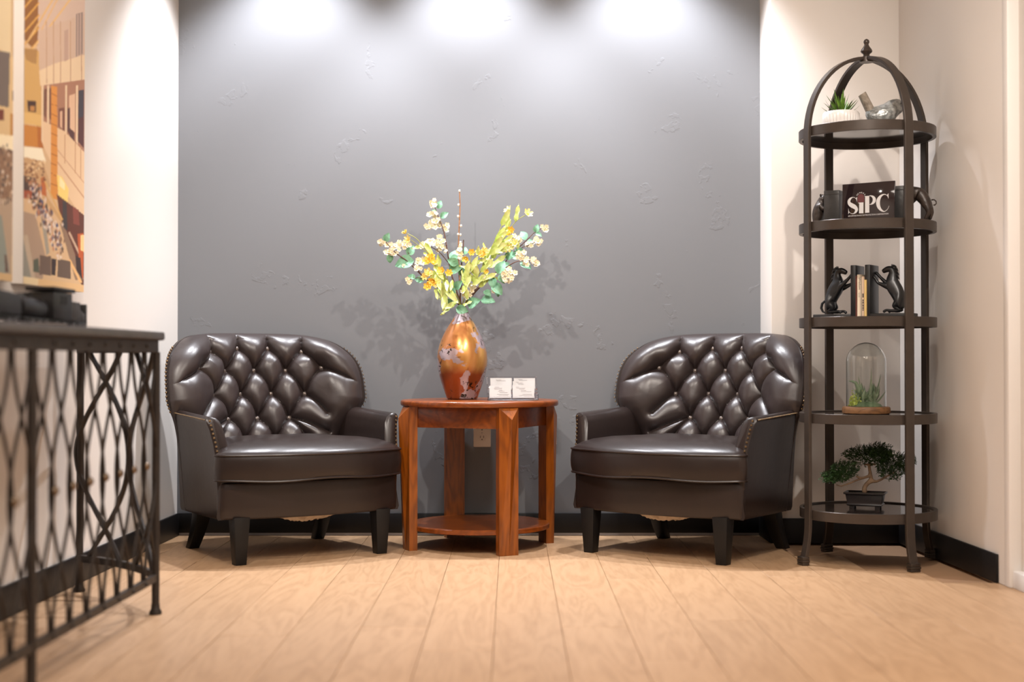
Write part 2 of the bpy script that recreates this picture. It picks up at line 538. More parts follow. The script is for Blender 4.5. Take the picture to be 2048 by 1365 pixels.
M = {
    'cream': mat('cream_wall_paint', (0.70, 0.658, 0.618, 1), 0.6, spec=0.3, bump=(60, 0.06, 3, 0.003)),
    'white': mat('white_trim_paint', (0.80, 0.77, 0.74, 1), 0.45, spec=0.4, bump=(40, 0.02)),
    'ceiling': mat('ceiling_paint', (0.78, 0.76, 0.74, 1), 0.8, bump=(90, 0.1)),
    'grey': plaster_mat('grey_plaster', (0.150, 0.155, 0.166, 1)),
    'black_base': mat('black_rubber_base', (0.006, 0.0055, 0.006, 1), 0.5, spec=0.3, bump=(80, 0.03)),
    'grey_strip': mat('grey_metal_strip', (0.30, 0.30, 0.33, 1), 0.4, metal=0.3, bump=(60, 0.02)),
    'floor': wood_mat('pale_oak_plank', srgb(168, 133, 100), srgb(182, 147, 113), srgb(190, 156, 122), 0.40, (9, 1.1, 9), 0.035, bump=0.03),
    'joint': mat('floor_joint', srgb(158, 124, 94), 0.8, bump=(50, 0.1)),
    'leather': mat('brown_leather', (0.024, 0.0168, 0.0162, 1), 0.35, spec=0.58, bump=(55, 0.10, 6, 0.004), var=(7, (0.031, 0.0216, 0.0208, 1), 0.3)),
    'leather_plain': mat('brown_leather_plain', (0.015, 0.0100, 0.0092, 1), 0.31, spec=0.40, bump=(22, 0.10, 4, 0.006), var=(5, (0.022, 0.0142, 0.0125, 1), 0.3)),
    'button': mat('bronze_button', (0.15, 0.125, 0.115, 1), 0.28, metal=0.5, bump=(300, 0.1)),
    'brass': mat('antique_brass', (0.30, 0.20, 0.10, 1), 0.35, metal=0.85, var=(200, (0.10, 0.07, 0.05, 1))),
    'black_leg': mat('black_lacquer', (0.006, 0.0055, 0.0055, 1), 0.45, spec=0.3, bump=(30, 0.05)),
    'lining': mat('torn_cream_lining', srgb(196, 180, 160), 0.95, var=(40, srgb(160, 142, 122))),
    'cherry': wood_mat('cherry_wood', srgb(96, 46, 6), srgb(132, 68, 11), srgb(152, 83, 18), 0.32, (9, 9, 1.2), coat=0.12, bump=0.02),
    'cherry_flat': wood_mat('cherry_wood_flat', srgb(88, 39, 7), srgb(118, 56, 11), srgb(136, 68, 16), 0.30, (1.6, 9, 9), coat=0.15, bump=0.02),
    'copper': copper_leaf_mat(),
    'dark_metal': mat('brushed_bronze_metal', srgb(64, 56, 50), 0.34, metal=0.35, bump=(8, 0.02), var=(9, srgb(70, 61, 55)), scale=(3, 3, 3)),
    'shelf_glass': mat('smoked_shelf_panel', srgb(40, 33, 30), 0.10, spec=0.6, bump=(4, 0.01)),
    'console_metal': mat('wrought_iron', srgb(42, 36, 33), 0.5, metal=0.3, bump=(60, 0.2, 4, 0.002), var=(30, srgb(52, 45, 40))),
    'console_top': mat('dark_console_top', srgb(70, 62, 58), 0.38, spec=0.5, bump=(20, 0.05), var=(14, srgb(58, 50, 47))),
    'rosette': mat('bronze_rosette', srgb(116, 98, 80), 0.45, metal=0.6, bump=(90, 0.3)),
    'black_figure': mat('black_resin', (0.012, 0.012, 0.013, 1), 0.35, bump=(70, 0.15, 4, 0.002)),
    'bronze_figure': mat('dark_bronze_resin', (0.022, 0.015, 0.012, 1), 0.4, metal=0.2, bump=(90, 0.5, 5, 0.003), var=(60, (0.05, 0.035, 0.027, 1))),
    'slate_block': mat('dark_slate_block', (0.030, 0.028, 0.027, 1), 0.35, bump=(60, 0.1)),
    'train': mat('black_model_iron', (0.012, 0.011, 0.012, 1), 0.4, metal=0.2, bump=(60, 0.1)),
    'train_grey': mat('worn_grey_iron', (0.06, 0.055, 0.056, 1), 0.45, metal=0.3, bump=(60, 0.1)),
    'pot_white': mat('white_ceramic', (0.80, 0.76, 0.73, 1), 0.35, spec=0.5, bump=(30, 0.02)),
    'succulent': mat('green_succulent', srgb(70, 104, 36), 0.45, var=(60, srgb(104, 138, 44), 0.15), bump=(120, 0.1)),
    'succulent_tip': mat('dark_succulent_tip', srgb(74, 62, 38), 0.5, var=(60, srgb(60, 80, 36))),
    'sage': mat('sage_succulent', srgb(122, 148, 112), 0.6, var=(50, srgb(162, 182, 152), 0.2), bump=(150, 0.15)),
    'sage_dark': mat('deep_sage_succulent', srgb(70, 96, 66), 0.6, var=(50, srgb(108, 132, 98), 0.2), bump=(150, 0.15)),
    'moss': mat('lime_moss', srgb(168, 190, 66), 0.8, var=(90, srgb(204, 214, 110), 0.2)),
    'bird': mat('silvery_mosaic_glaze', srgb(120, 122, 120), 0.3, metal=0.35, var=(70, srgb(176, 178, 176), 0.12), bump=(110, 0.6, 3, 0.003)),
    'bird_plain': mat('taupe_stone_glaze', srgb(128, 116, 102), 0.55, var=(60, srgb(158, 146, 132)), bump=(120, 0.3)),
    'acrylic_black': mat('dark_acrylic_sign', (0.018, 0.011, 0.012, 1), 0.06, spec=0.6, bump=(3, 0.005)),
    'sign_white': mat('sign_white_print', (0.62, 0.59, 0.58, 1), 0.5, bump=(30, 0.01)),
    'sign_maroon': mat('sign_maroon_print', srgb(92, 44, 46), 0.5, bump=(30, 0.01)),
    'book_cream': mat('cream_book_cover', srgb(226, 208, 184), 0.6, bump=(60, 0.05)),
    'book_tan': mat('tan_book_cover', srgb(206, 178, 152), 0.6, bump=(60, 0.05)),
    'book_yellow': mat('yellow_book_cover', srgb(214, 178, 106), 0.6, bump=(60, 0.05), var=(30, srgb(222, 190, 124))),
    'book_red': mat('dark_red_book_cover', srgb(96, 44, 32), 0.6, bump=(60, 0.05)),
    'paper': mat('page_paper', srgb(226, 214, 194), 0.9, bump=(200, 0.1)),
    'ink': mat('dark_ink', (0.02, 0.016, 0.015, 1), 0.7, bump=(30, 0.01)),
    'ink_grey': mat('grey_ink', (0.16, 0.15, 0.15, 1), 0.7, bump=(30, 0.01)),
    'card': mat('white_card', (0.40, 0.38, 0.37, 1), 0.6, bump=(120, 0.03)),
    'glass': glass_mat('clear_glass', (0.97, 0.985, 0.97, 1)),
    'acrylic': glass_mat('clear_acrylic', (0.97, 0.96, 0.98, 1), 0.02, 1.33),
    'wood_base': wood_mat('brown_base_wood', srgb(84, 54, 30), srgb(120, 82, 48), srgb(134, 94, 58), 0.6, (3, 14, 14)),
    'bonsai_pot': mat('dark_brown_ceramic', (0.016, 0.012, 0.012, 1), 0.35, bump=(50, 0.1)),
    'bonsai_leaf': mat('dark_green_needles', srgb(30, 50, 22), 0.6, var=(35, srgb(52, 84, 34), 0.2)),
    'bark': mat('pale_bark', srgb(140, 116, 92), 0.85, bump=(70, 0.6, 5, 0.004), var=(40, srgb(104, 82, 64))),
    'soil': mat('dark_soil', srgb(38, 32, 22), 0.95, bump=(150, 0.9), var=(60, srgb(50, 54, 30))),
    'twig': mat('dark_twig_bark', srgb(72, 48, 40), 0.8, bump=(90, 0.4), var=(50, srgb(98, 66, 54))),
    'willow': mat('tan_willow_bark', srgb(172, 124, 84), 0.7, bump=(90, 0.3), var=(60, srgb(140, 94, 64))),
    'lime_stem': mat('lime_stem', srgb(150, 150, 60), 0.6, bump=(60, 0.1)),
    'teal_leaf': mat('teal_silk_leaf', srgb(78, 130, 98), 0.6, var=(2.5, srgb(124, 174, 144), 0.2), bump=(9, 0.1)),
    'lime_leaf': mat('lime_silk_leaf', srgb(166, 190, 84), 0.55, var=(2.2, srgb(216, 224, 150), 0.2), bump=(9, 0.1)),
    'white_petal': mat('cream_silk_petal', srgb(228, 218, 188), 0.6, var=(80, srgb(234, 228, 212), 0.2)),
    'yellow_petal': mat('yellow_silk_petal', srgb(240, 196, 64), 0.55, var=(60, srgb(248, 222, 120), 0.2)),
    'pale_petal': mat('pale_yellow_silk_petal', srgb(240, 220, 126), 0.55, var=(60, srgb(248, 236, 180), 0.2)),
    'catkin': mat('white_catkin', srgb(240, 228, 214), 0.9, bump=(200, 0.4)),
    'plate': mat('ivory_outlet_plastic', srgb(222, 212, 202), 0.35, bump=(20, 0.02)),
    'slot': mat('dark_slot', (0.01, 0.01, 0.01, 1), 0.6, bump=(20, 0.02)),
    'screw': mat('screw_metal', (0.5, 0.48, 0.46, 1), 0.35, metal=0.8, bump=(40, 0.05)),
    'canvas_edge': mat('white_canvas_edge', srgb(226, 218, 210), 0.8, bump=(200, 0.15)),
    'print': vcol_mat('canvas_print', 0.6),
    'dim_wall': mat('taupe_wall_paint', (0.20, 0.18, 0.165, 1), 0.6, bump=(60, 0.06)),
    'lamp_trim': mat('white_lamp_trim', (0.8, 0.8, 0.8, 1), 0.4, bump=(20, 0.02)),
}
# ================================================================= the room
YN = 5.664          # niche (grey) wall
YB = 5.432          # cream wall beside the niche
XR0, XR_S = 1.505, 0.041        # right wall: X at YB and its slight splay
XL0, XL_S = -1.353, 0.022       # left wall: X at YN
XNR = 1.006         # right cheek of the niche


def xl(Y):
    return XL0 - XL_S * (YN - Y)


def xr(Y):
    return XR0 + XR_S * (YB - Y)


YEND = -1.6
YRW = 4.40          # where the right wall stops at the door frame

# floor: a sub-floor slab with single planks on it
fl = MB().box((0.3, (YEND + YN) / 2 + 0.05, -0.06), (4.6, YN - YEND + 0.5, 0.10))
floor = structure(fl.build('floor', M['joint']))
PW, PLEN, PT = 0.177, 1.22, 0.0095
pm = MB().box((0, 0, 0), (PW - 0.0010, PLEN - 0.0010, PT)).mesh('plank', M['floor'], bevel=0.0008, seg=1)
x = -0.046 - PW * 8 + PW / 2
col_i = 0
while x < 2.2:
    off = (col_i * 0.37 + rnd.random() * 0.2) % 1.0
    yb = YN - 0.002
    first = True
    y1 = yb
    while y1 > 0.6:
        ln = PLEN * (0.35 + 0.65 * off) if first else PLEN
        first = False
        if not (y1 > YB and x - PW / 2 > XNR):
            p = link('plank', pm, floor, (x, y1 - ln / 2, -PT / 2 - 0.0004 * rnd.random()))
            p.scale = (1, ln / PLEN, 1)
        y1 -= ln
    x += PW
    col_i += 1
# the floor behind the camera: one sheet
b = MB()
b.box((0.3, (0.6 + YEND) / 2 - 0.3, -PT / 2 - 0.0005), (4.0, 0.6 - YEND + 0.6, PT - 0.001))
b.build('floor_sheet', M['floor'], floor)

T = 0.12
# walls
w = MB()
w.box(((XL0 + XNR) / 2 - 0.05, YN + T / 2, CEIL / 2), (XNR - XL0 + 0.34, T, CEIL))
structure(w.build('wall_back', M['grey']))
w = MB()     # cream wall right of the niche, with the cheek of the niche as its end
w.box(((XNR + XR0 + 0.2) / 2, YB + (YN - YB + T) / 2, CEIL / 2), (XR0 + 0.2 - XNR, YN - YB + T, CEIL))
structure(w.build('wall_niche', M['cream'], bevel=0.004))
w = MB()
w.hexa([(xl(YEND) - T, YEND, 0), (xl(YEND), YEND, 0), (xl(YN), YN, 0), (xl(YN) - T, YN, 0)],
       [(xl(YEND) - T, YEND, CEIL), (xl(YEND), YEND, CEIL), (xl(YN), YN, CEIL), (xl(YN) - T, YN, CEIL)])
structure(w.build('wall_left', M['cream']))
w = MB()
w.hexa([(xr(YRW), YRW, 0), (xr(YRW) + T, YRW, 0), (xr(YB) + T, YB, 0), (xr(YB), YB, 0)],
       [(xr(YRW), YRW, CEIL), (xr(YRW) + T, YRW, CEIL), (xr(YB) + T, YB, CEIL), (xr(YB), YB, CEIL)])
structure(w.build('wall_right', M['cream'], bevel=0.003))
w = MB()     # the wall goes on past the door frame, behind the frame of the picture
w.hexa([(xr(YEND), YEND, 0), (xr(YEND) + T, YEND, 0), (xr(3.2) + T, 3.2, 0), (xr(3.2), 3.2, 0)],
       [(xr(YEND), YEND, CEIL), (xr(YEND) + T, YEND, CEIL), (xr(3.2) + T, 3.2, CEIL), (xr(3.2), 3.2, CEIL)])
structure(w.build('wall_right', M['cream']))
w = MB().box((0.3, YEND - T / 2, CEIL / 2), (4.6, T, CEIL))
structure(w.build('wall_front', M['dim_wall']))
w = MB().box((0.3, (YEND + YN) / 2, CEIL + 0.05), (4.8, YN - YEND + 0.6, 0.10))
structure(w.build('ceiling', M['ceiling']))

# door frame at the right edge of the picture: jamb, recessed panel with a bead, low rail
d = bpy.data.objects.new('door_1', None); COL.objects.link(d); structure(d)
x0 = xr(YRW)
j = MB().box((x0 + 0.02, YRW - 0.02, 1.05), (0.045, 0.045, 2.1)); j.build('jamb', M['white'], d, bevel=0.004)
j = MB().box((x0 + 0.055, (YRW - 0.04 + 3.2) / 2, 1.05), (0.04, YRW - 0.04 - 3.2, 2.1)); j.build('panel', M['cream'], d)
j = MB().box((x0 + 0.036, 4.275, 1.05), (0.018, 0.022, 2.1)); j.build('bead', M['white'], d, bevel=0.004)
j = MB().box((x0 + 0.036, 3.86, 1.05), (0.018, 0.022, 2.1)); j.build('bead', M['white'], d, bevel=0.004)
j = MB().box((xr(3.8) + 0.016, (YRW - 0.04 + 3.2) / 2, 0.027), (0.065, YRW - 0.04 - 3.2, 0.054)); j.build('bottom_rail', M['white'], d, bevel=0.004)
j = MB().box((x0 + 0.02, (YRW + 3.2) / 2, 2.12), (0.06, YRW - 3.2 + 0.02, 0.06)); j.build('head_rail', M['white'], d, bevel=0.004)
j = MB().hexa([(x0 + 0.0, 3.2, 2.15), (x0 + T, 3.2, 2.15), (x0 + T, YRW, 2.15), (x0, YRW, 2.15)], [(x0 + 0.0, 3.2, CEIL), (x0 + T, 3.2, CEIL), (x0 + T, YRW, CEIL), (x0, YRW, CEIL)])
structure(j.build('wall_right', M['cream']))

# baseboards
BH, BT = 0.091, 0.010
bb = MB()
bb.hexa([(xl(YEND), YEND, 0.0), (xl(YEND) + BT, YEND, 0.0), (xl(YN) + BT, YN - 0.001, 0), (xl(YN), YN - 0.001, 0)],
        [(xl(YEND), YEND, BH), (xl(YEND) + BT, YEND, BH), (xl(YN) + BT, YN - 0.001, BH), (xl(YN), YN - 0.001, BH)])
structure(bb.build('baseboard_left', M['black_base'], bevel=0.003))
bb = MB().box(((XL0 + XNR) / 2, YN - BT / 2, 0.011 + (BH - 0.011) / 2), (XNR - XL0 - 0.002, BT, BH - 0.011))
structure(bb.build('baseboard_back', M['black_base'], bevel=0.003))
bb = MB().box(((XL0 + XNR) / 2, YN - 0.003, 0.0065), (XNR - XL0 - 0.004, 0.006, 0.009))
structure(bb.build('trim_1', M['grey_strip']))
bb = MB().box(((XNR + XR0) / 2, YB - BT / 2, 0.048), (XR0 - XNR + 0.012, BT, 0.096))
structure(bb.build('baseboard_niche', M['black_base'], bevel=0.003))
bb = MB().box((XNR - BT / 2, (YB + YN) / 2, 0.046), (BT, YN - YB, 0.09))
structure(bb.build('baseboard_cheek', M['black_base'], bevel=0.003))
yq = 4.452
bb = MB()
bb.hexa([(xr(yq) - BT, yq, 0), (xr(yq), yq, 0), (xr(YB), YB, 0), (xr(YB) - BT, YB, 0)],
        [(xr(yq) - BT, yq, 0.092), (xr(yq), yq, 0.092), (xr(YB), YB, 0.095), (xr(YB) - BT, YB, 0.095)])
structure(bb.build('baseboard_right', M['black_base'], bevel=0.003))

# recessed lamps in the ceiling over the niche
for i, xx in enumerate(DOWN_X):
    t = thing('ceiling_downlight', 'white recessed ceiling downlight above the grey wall, ' + ('near the left corner' if i == 0 else 'over the side table' if i == 1 else 'beside the shelf tower'), 'light', (xx, DOWN_Y, CEIL), 0, 'downlights along the grey wall')
    MB().lathe([(0.048, -0.002), (0.075, -0.002), (0.078, -0.006), (0.074, -0.010), (0.052, -0.010), (0.048, -0.002)], 28, cap0=False, cap1=False).build('trim_ring', M['lamp_trim'], t)

# outlets on the grey wall
def outlet(cx, cz, label):
    t = thing('wall_outlet', label, 'outlet', (cx, YN, cz))
    MB().box((0, -0.003, 0), (0.070, 0.006, 0.115)).build('cover_plate', M['plate'], t, bevel=0.0025, seg=2)
    for s in (-1, 1):
        q = MB()
        pol = []
        for k in range(24):
            a = 2 * PI * k / 24
            pol.append((0.0172 * math.cos(a), max(-0.0138, min(0.0138, 0.0172 * math.sin(a)))))
        q.rings([[(p[0], -0.0055, s * 0.0195 + p[1]) for p in pol], [(p[0], -0.0085, s * 0.0195 + p[1]) for p in pol]], smooth=False)
        so = q.build('socket', M['plate'], t)
        h = MB()
        for dx in (-0.0064, 0.0064):
            h.box((dx, -0.0088, s * 0.0195 + 0.003), (0.0022, 0.001, 0.0085))
        h.ball((0, -0.0086, s * 0.0195 - 0.0075), (0.0026, 0.0008, 0.0026), 10, 6)
        h.build('slot', M['slot'], so)
    MB().ball((0, -0.0062, 0), (0.0032, 0.0012, 0.0032), 10, 6).build('screw', M['screw'], t)


outlet(-0.121, 0.415, 'ivory duplex outlet seen under the side table, left of its front leg')
outlet(0.1455, 0.425, 'ivory wall outlet mostly hidden behind the right leg of the side table')
# ================================================================= tufted leather armchairs
def yr(x, z):
    """rear surface of the back padding (barrel curve, reclined)"""
    return 0.30 - 0.185 * (np.minimum(np.abs(x), 0.44) / 0.39) ** 2.2 + (z - 0.36) * 0.20


BACK_H = 0.452


def back_xz(a, b):
    bb = np.maximum(0, (b - 0.42) / 0.58)
    W = 0.300 + 0.094 * smooth01(b / 0.45)
    x = a * W * np.sqrt(1 - 0.27 * bb ** 4 * np.abs(a) ** 2)
    z = 0.36 + BACK_H * (b - 0.11 * np.abs(a) ** 4 * bb)
    return x, z, W


def back_normal(x, z):
    e = 1e-3
    gx = (yr(x + e, z) - yr(x - e, z)) / (2 * e)
    n = np.stack([gx, -np.ones_like(x), np.full_like(x, 0.20)], -1)
    return n / np.linalg.norm(n, axis=-1, keepdims=True)


ROWS = [(0.742, (-1.5, -.5, .5, 1.5)), (0.658, (-2, -1, 0, 1, 2)), (0.568, (-1.5, -.5, .5, 1.5)), (0.475, (-1, 0, 1)), (0.388, (-1.5, -.5, .5, 1.5))]
BSP = 0.139
BTN = []
for zi, (zz, xs) in enumerate(ROWS):
    for k in xs:
        # the two upper rows follow the rounded top edge
        BTN.append((k * BSP, zz - (0.010 if abs(k) == 1.5 and zi == 0 else 0) + (0.012 if abs(k) == 2 else 0), zi, k))
SEG = []
for (x1, z1, r1, k1) in BTN:
    for (x2, z2, r2, k2) in BTN:
        if r2 == r1 + 1 and abs(abs(k2 - k1) - 0.5) < 0.01:
            SEG.append(((x1, z1), (x2, z2)))
    if r1 == 0:
        SEG.append(((x1, z1), (x1 * 1.07, 0.86)))
    if r1 == 1 and abs(k1) == 2:
        SEG.append(((x1, z1), (x1 * 1.42, z1 - 0.055)))
    if r1 == 2 and abs(k1) == 1.5:
        SEG.append(((x1, z1), (x1 * 1.40, z1 - 0.075)))
    if r1 == 3 and abs(k1) == 1:
        SEG.append(((x1, z1), (x1 * 2.1, z1 - 0.055)))


def tuft(x, z):
    """depth of the pleats below the padding"""
    acc = np.zeros(x.shape)
    for (p, q) in SEG:
        px, pz = p
        vx, vz = q[0] - px, q[1] - pz
        L2 = vx * vx + vz * vz
        t = np.clip(((x - px) * vx + (z - pz) * vz) / L2, 0, 1)
        bow = 0.007 * np.sin(PI * t) * (1 if vx * vz < 0 else 0.4)
        nx, nz = (-vz, vx)
        ln = math.sqrt(L2)
        s = 1 if nz > 0 else -1
        cx, cz = px + t * vx + bow * s * nx / ln, pz + t * vz + bow * s * nz / ln
        acc += np.maximum(np.hypot(x - cx, z - cz), 1e-5) ** -5.0
    d = acc ** -0.2
    r = np.full(x.shape, 9.0)
    for (bx, bz, _, _) in BTN:
        r = np.minimum(r, np.hypot(x - bx, z - bz))
    return 0.0120 * np.exp(-(d / 0.0055)) + 0.0145 * np.exp(-(d / 0.026) ** 1.4) + 0.024 * np.exp(-(r / 0.026) ** 1.4)


def back_front(x, z, a, b, W):
    T0, rr = 0.092, 0.085
    e1 = np.clip((1 - np.abs(a)) * W / rr, 0, 1)
    e2 = np.clip((1 - b) * BACK_H / rr, 0, 1)
    g = np.sqrt(1 - (1 - e1) ** 2) * np.sqrt(1 - (1 - e2) ** 2)
    n = back_normal(x, z)
    k = np.clip(np.minimum(e1, e2) * 2.6, 0, 1)
    # soft random fullness of the hide
    wob = 0.0012 * np.sin(x * 31 + 2 * np.sin(z * 23)) * np.sin(z * 29 + 2 * np.sin(x * 17))
    dep = T0 * g - (tuft(x, z) - wob) * k
    p = np.stack([x, yr(x, z), z], -1) + n * dep[..., None]
    return p, n


def backrest_mesh():
    NA, NB = 361, 230
    s = np.linspace(-1, 1, NA)
    a1 = np.sign(s) * (1 - (1 - np.abs(s)) ** 1.35)
    a1 = 0.5 * a1 + 0.5 * s
    t = np.linspace(0, 1, NB)
    b1 = 1 - (1 - t) ** 1.35
    a, b = np.meshgrid(a1, b1, indexing='ij')
    x, z, W = back_xz(a, b)
    p, n = back_front(x, z, a, b, W)
    mb = MB()
    mb.grid(p.tolist())
    # closing strip at the bottom
    lo = p[:, 0, :]
    rear = np.stack([x[:, 0], yr(x[:, 0], z[:, 0]), z[:, 0]], -1)
    mb.grid(np.stack([rear, lo], 1).tolist())
    return mb.mesh('backrest', M['leather'])


def button_place(bx, bz):
    # invert (x, z) -> (a, b) by a short search
    best = None
    for b in np.linspace(0.02, 0.98, 97):
        for sgn in (1,):
            _, z0, W = back_xz(np.array(0.0), np.array(b))
        bbv = max(0, (b - 0.42) / 0.58)
        a = bx / W
        for _ in range(4):
            xx, zz, _w = back_xz(np.array(a), np.array(b))
            a += (bx - float(xx)) / float(W)
        e = abs(float(back_xz(np.array(a), np.array(b))[1]) - bz)
        if best is None or e < best[0]:
            best = (e, a, b)
    _, a, b = best
    x, z, W = back_xz(np.array([a]), np.array([b]))
    p, n = back_front(x, z, np.array([a]), np.array([b]), W)
    return Vector(p[0]), Vector(n[0])


def plan_outline(hw, front, bulge, ear, back, inner):
    pts = []
    N = 14
    for i in range(N + 1):
        u = -1 + 2 * i / N
        pts.append((u * hw, front - bulge * (1 - abs(u) ** 2.4)))
    pts += [(hw, ear), (inner, ear + 0.012), (inner, back - 0.03), (inner - 0.05, back), (-inner + 0.05, back), (-inner, back - 0.03), (-inner, ear + 0.012), (-hw, ear)]
    return chaikin(pts, 2)


def cushion_mesh():
    o = plan_outline(0.358, -0.242, 0.095, -0.205, 0.21, 0.286)
    mb = MB()
    cy = -0.06

    def ring(s, z, wav=0.0):
        return [(p[0] * s, cy + (p[1] - cy) * s, z + wav * math.sin(p[0] * 15 + 1.0) * max(0, min(1, -p[1] * 4 - 0.4))) for p in o]
    rings = [ring(.3, .287), ring(.9, .287, .003), ring(.972, .2885, .004), ring(.995, .294, .004), ring(1.006, .315), ring(1.010, .335), ring(1.006, .360), ring(.997, .378), ring(.985, .3855), ring(.955, .394), ring(.90, .405), ring(.8, .417), ring(.62, .427), ring(.4, .432), ring(.2, .434)]
    mb.rings(rings)
    me = mb.mesh('seat_cushion', M['leather_plain'])
    pipe_t = [(p[0] * 1.0, cy + (p[1] - cy) * 1.0, 0.3805) for p in o]
    pipe_b = [(p[0] * .995, cy + (p[1] - cy) * .995, 0.2925 + .004 * math.sin(p[0] * 15 + 1.0) * max(0, min(1, -p[1] * 4 - 0.4))) for p in o]
    return me, MB().tube(pipe_t, 0.0042, 8, closed=True).mesh('piping', M['leather_plain']), MB().tube(pipe_b, 0.0042, 8, closed=True).mesh('piping', M['leather_plain'])


def base_mesh():
    o = plan_outline(0.346, -0.232, 0.052, -0.20, 0.23, 0.300)
    cy = -0.04

    def ring(s, z):
        return [(p[0] * s, cy + (p[1] - cy) * s, z) for p in o]
    mb = MB()
    mb.rings([ring(.9, .158), ring(.975, .158), ring(.99, .1605), ring(.997, .166), ring(1.0, .20), ring(1.0, .255), ring(.997, .274), ring(.988, .282), ring(.97, .285), ring(.8, .286)])
    return mb.mesh('seat_base', M['leather_plain'])


ARM_Y0, ARM_Y1 = -0.228, 0.185


def arm_section(t):
    zt = 0.510 + 0.016 * t
    sec = [(.338, .157), (.343, .170), (.347, .26), (.352, .36), (.357, .42), (.365, .468), (.372, zt - .022), (.374, zt - .012), (.370, zt - .003), (.362, zt + .001), (.350, zt), (.338, zt - .004), (.326, zt - .014), (.316, zt - .035), (.308, .43), (.301, .38), (.296, .34), (.293, .26), (.291, .157)]
    return sec


def arm_y0(z):
    return ARM_Y0 + 0.045 * max(0, (z - 0.36) / 0.15)


def arm_mesh(side):
    mb = MB()
    rings = []
    ts = [(0.0, 0.010), (0.0, 0.004), (0.012, 0.0), (0.05, 0)] + [(q, 0) for q in np.linspace(0.12, 1, 9)]
    for (t, ins) in ts:
        sec = arm_section(t)
        cx = sum(p[0] for p in sec) / len(sec)
        r = []
        for (x, z) in sec:
            y0 = arm_y0(z)
            xx = x + (-ins if x > cx + .01 else ins)
            zz = z - (ins if z > 0.49 else 0)
            pinch = 0.0 if t < .6 else -0.006 * (t - .6) / .4
            r.append((side * (xx + pinch), y0 + (ARM_Y1 - y0) * t + (0.004 if ins == 0.004 else 0) + (0.003 * (0 if ins else 1)), zz))
        rings.append(r)
    mb.rings(rings)
    return mb.mesh('arm', M['leather_plain'])


def nail_line(mb, pts, nrm, r=0.0045, step=0.0155):
    pts = [Vector(p) for p in pts]
    acc = 0.0
    for i in range(len(pts) - 1):
        L = (pts[i + 1] - pts[i]).length
        u = acc
        while u < L:
            p = pts[i].lerp(pts[i + 1], u / L)
            n = Vector(nrm(p)) if callable(nrm) else Vector(nrm)
            n.normalize()
            q = n.orthogonal().normalized()
            q2 = n.cross(q)
            k = 7
            r1 = [p + (q * math.cos(2 * PI * j / k) + q2 * math.sin(2 * PI * j / k)) * r for j in range(k)]
            r2 = [p + n * r * .6 + (q * math.cos(2 * PI * j / k) + q2 * math.sin(2 * PI * j / k)) * r * .7 for j in range(k)]
            mb.rings([r1, r2], False, True)
            u += step
        acc = u - L


def back_panel_mesh():
    NA, NB = 61, 30
    a, b = np.meshgrid(np.linspace(-1, 1, NA), np.linspace(-0.45, 1, NB), indexing='ij')
    bp = np.clip(b, 0, 1)
    x, z, W = back_xz(a, bp)
    below = np.clip(-b / 0.45, 0, 1)
    Wl = 0.345 + 0.035 * smooth01(bp / 0.5)
    xx = np.where(b < 0.45, a * Wl * 1.0, x * 1.012)
    k = smooth01((b - 0.2) / 0.25)
    xx = a * Wl * (1 - k) + x * 1.012 * k
    xx = xx * (1 - 0.03 * below)
    zz = z - below * (0.36 - 0.157)
    y0 = yr(x * 0 + xx, zz)
    n = back_normal(xx, zz)
    n[..., 2] = 0
    rim = np.clip((1 - np.abs(a)) * 8, 0, 1) * np.clip((1 - b) * 8, 0, 1)
    outer = np.stack([xx, y0, zz], -1) - n * (0.006 + 0.020 * np.sqrt(rim))[..., None]
    inner = np.stack([xx, y0, zz], -1) + n * 0.004
    mb = MB()
    mb.grid(outer.tolist())
    mb.grid(inner.tolist())
    for A, B in ((outer[0], inner[0]), (outer[-1], inner[-1]), (outer[:, 0], inner[:, 0]), (outer[:, -1], inner[:, -1])):
        mb.grid(np.stack([A, B], 1).tolist())
    nails = MB()
    for s in (0, -1):
        pts = [Vector(outer[s, j]) * .5 + Vector(inner[s, j]) * .5 for j in range(NB) if 0.32 < b[0, j] <= 1.0]
        sg = -1 if s == 0 else 1
        nail_line(nails, [p + Vector((sg * .004, 0, 0)) for p in pts], (sg, -0.35, 0.15))
    return mb.mesh('back_panel', M['leather_plain']), nails.mesh('nailhead_trim', M['brass'])


def leg_front_mesh(s):
    mb = MB()
    x, y = 0.272 * s, -0.232
    a, c = 0.029, 0.0195
    mb.hexa([(x - c, y - c, 0), (x + c, y - c, 0), (x + c, y + c, 0), (x - c, y + c, 0)],
            [(x - a, y - a, .165), (x + a, y - a, .165), (x + a, y + a, .165), (x - a, y + a, .165)])
    return mb.mesh('leg', M['black_leg'], bevel=0.002)


def leg_rear_mesh(s):
    mb = MB()
    rings = []
    for i in range(8):
        u = i / 7
        z = .165 * (1 - u)
        y = 0.205 + 0.075 * u ** 1.7
        x = s * (0.245 + 0.012 * u)
        h = 0.029 - 0.009 * u
        rings.append([(x - h, y - h, z), (x + h, y - h, z), (x + h, y + h, z), (x - h, y + h, z)])
    mb.rings(rings, smooth=False)
    return mb.mesh('leg', M['black_leg'], bevel=0.002)


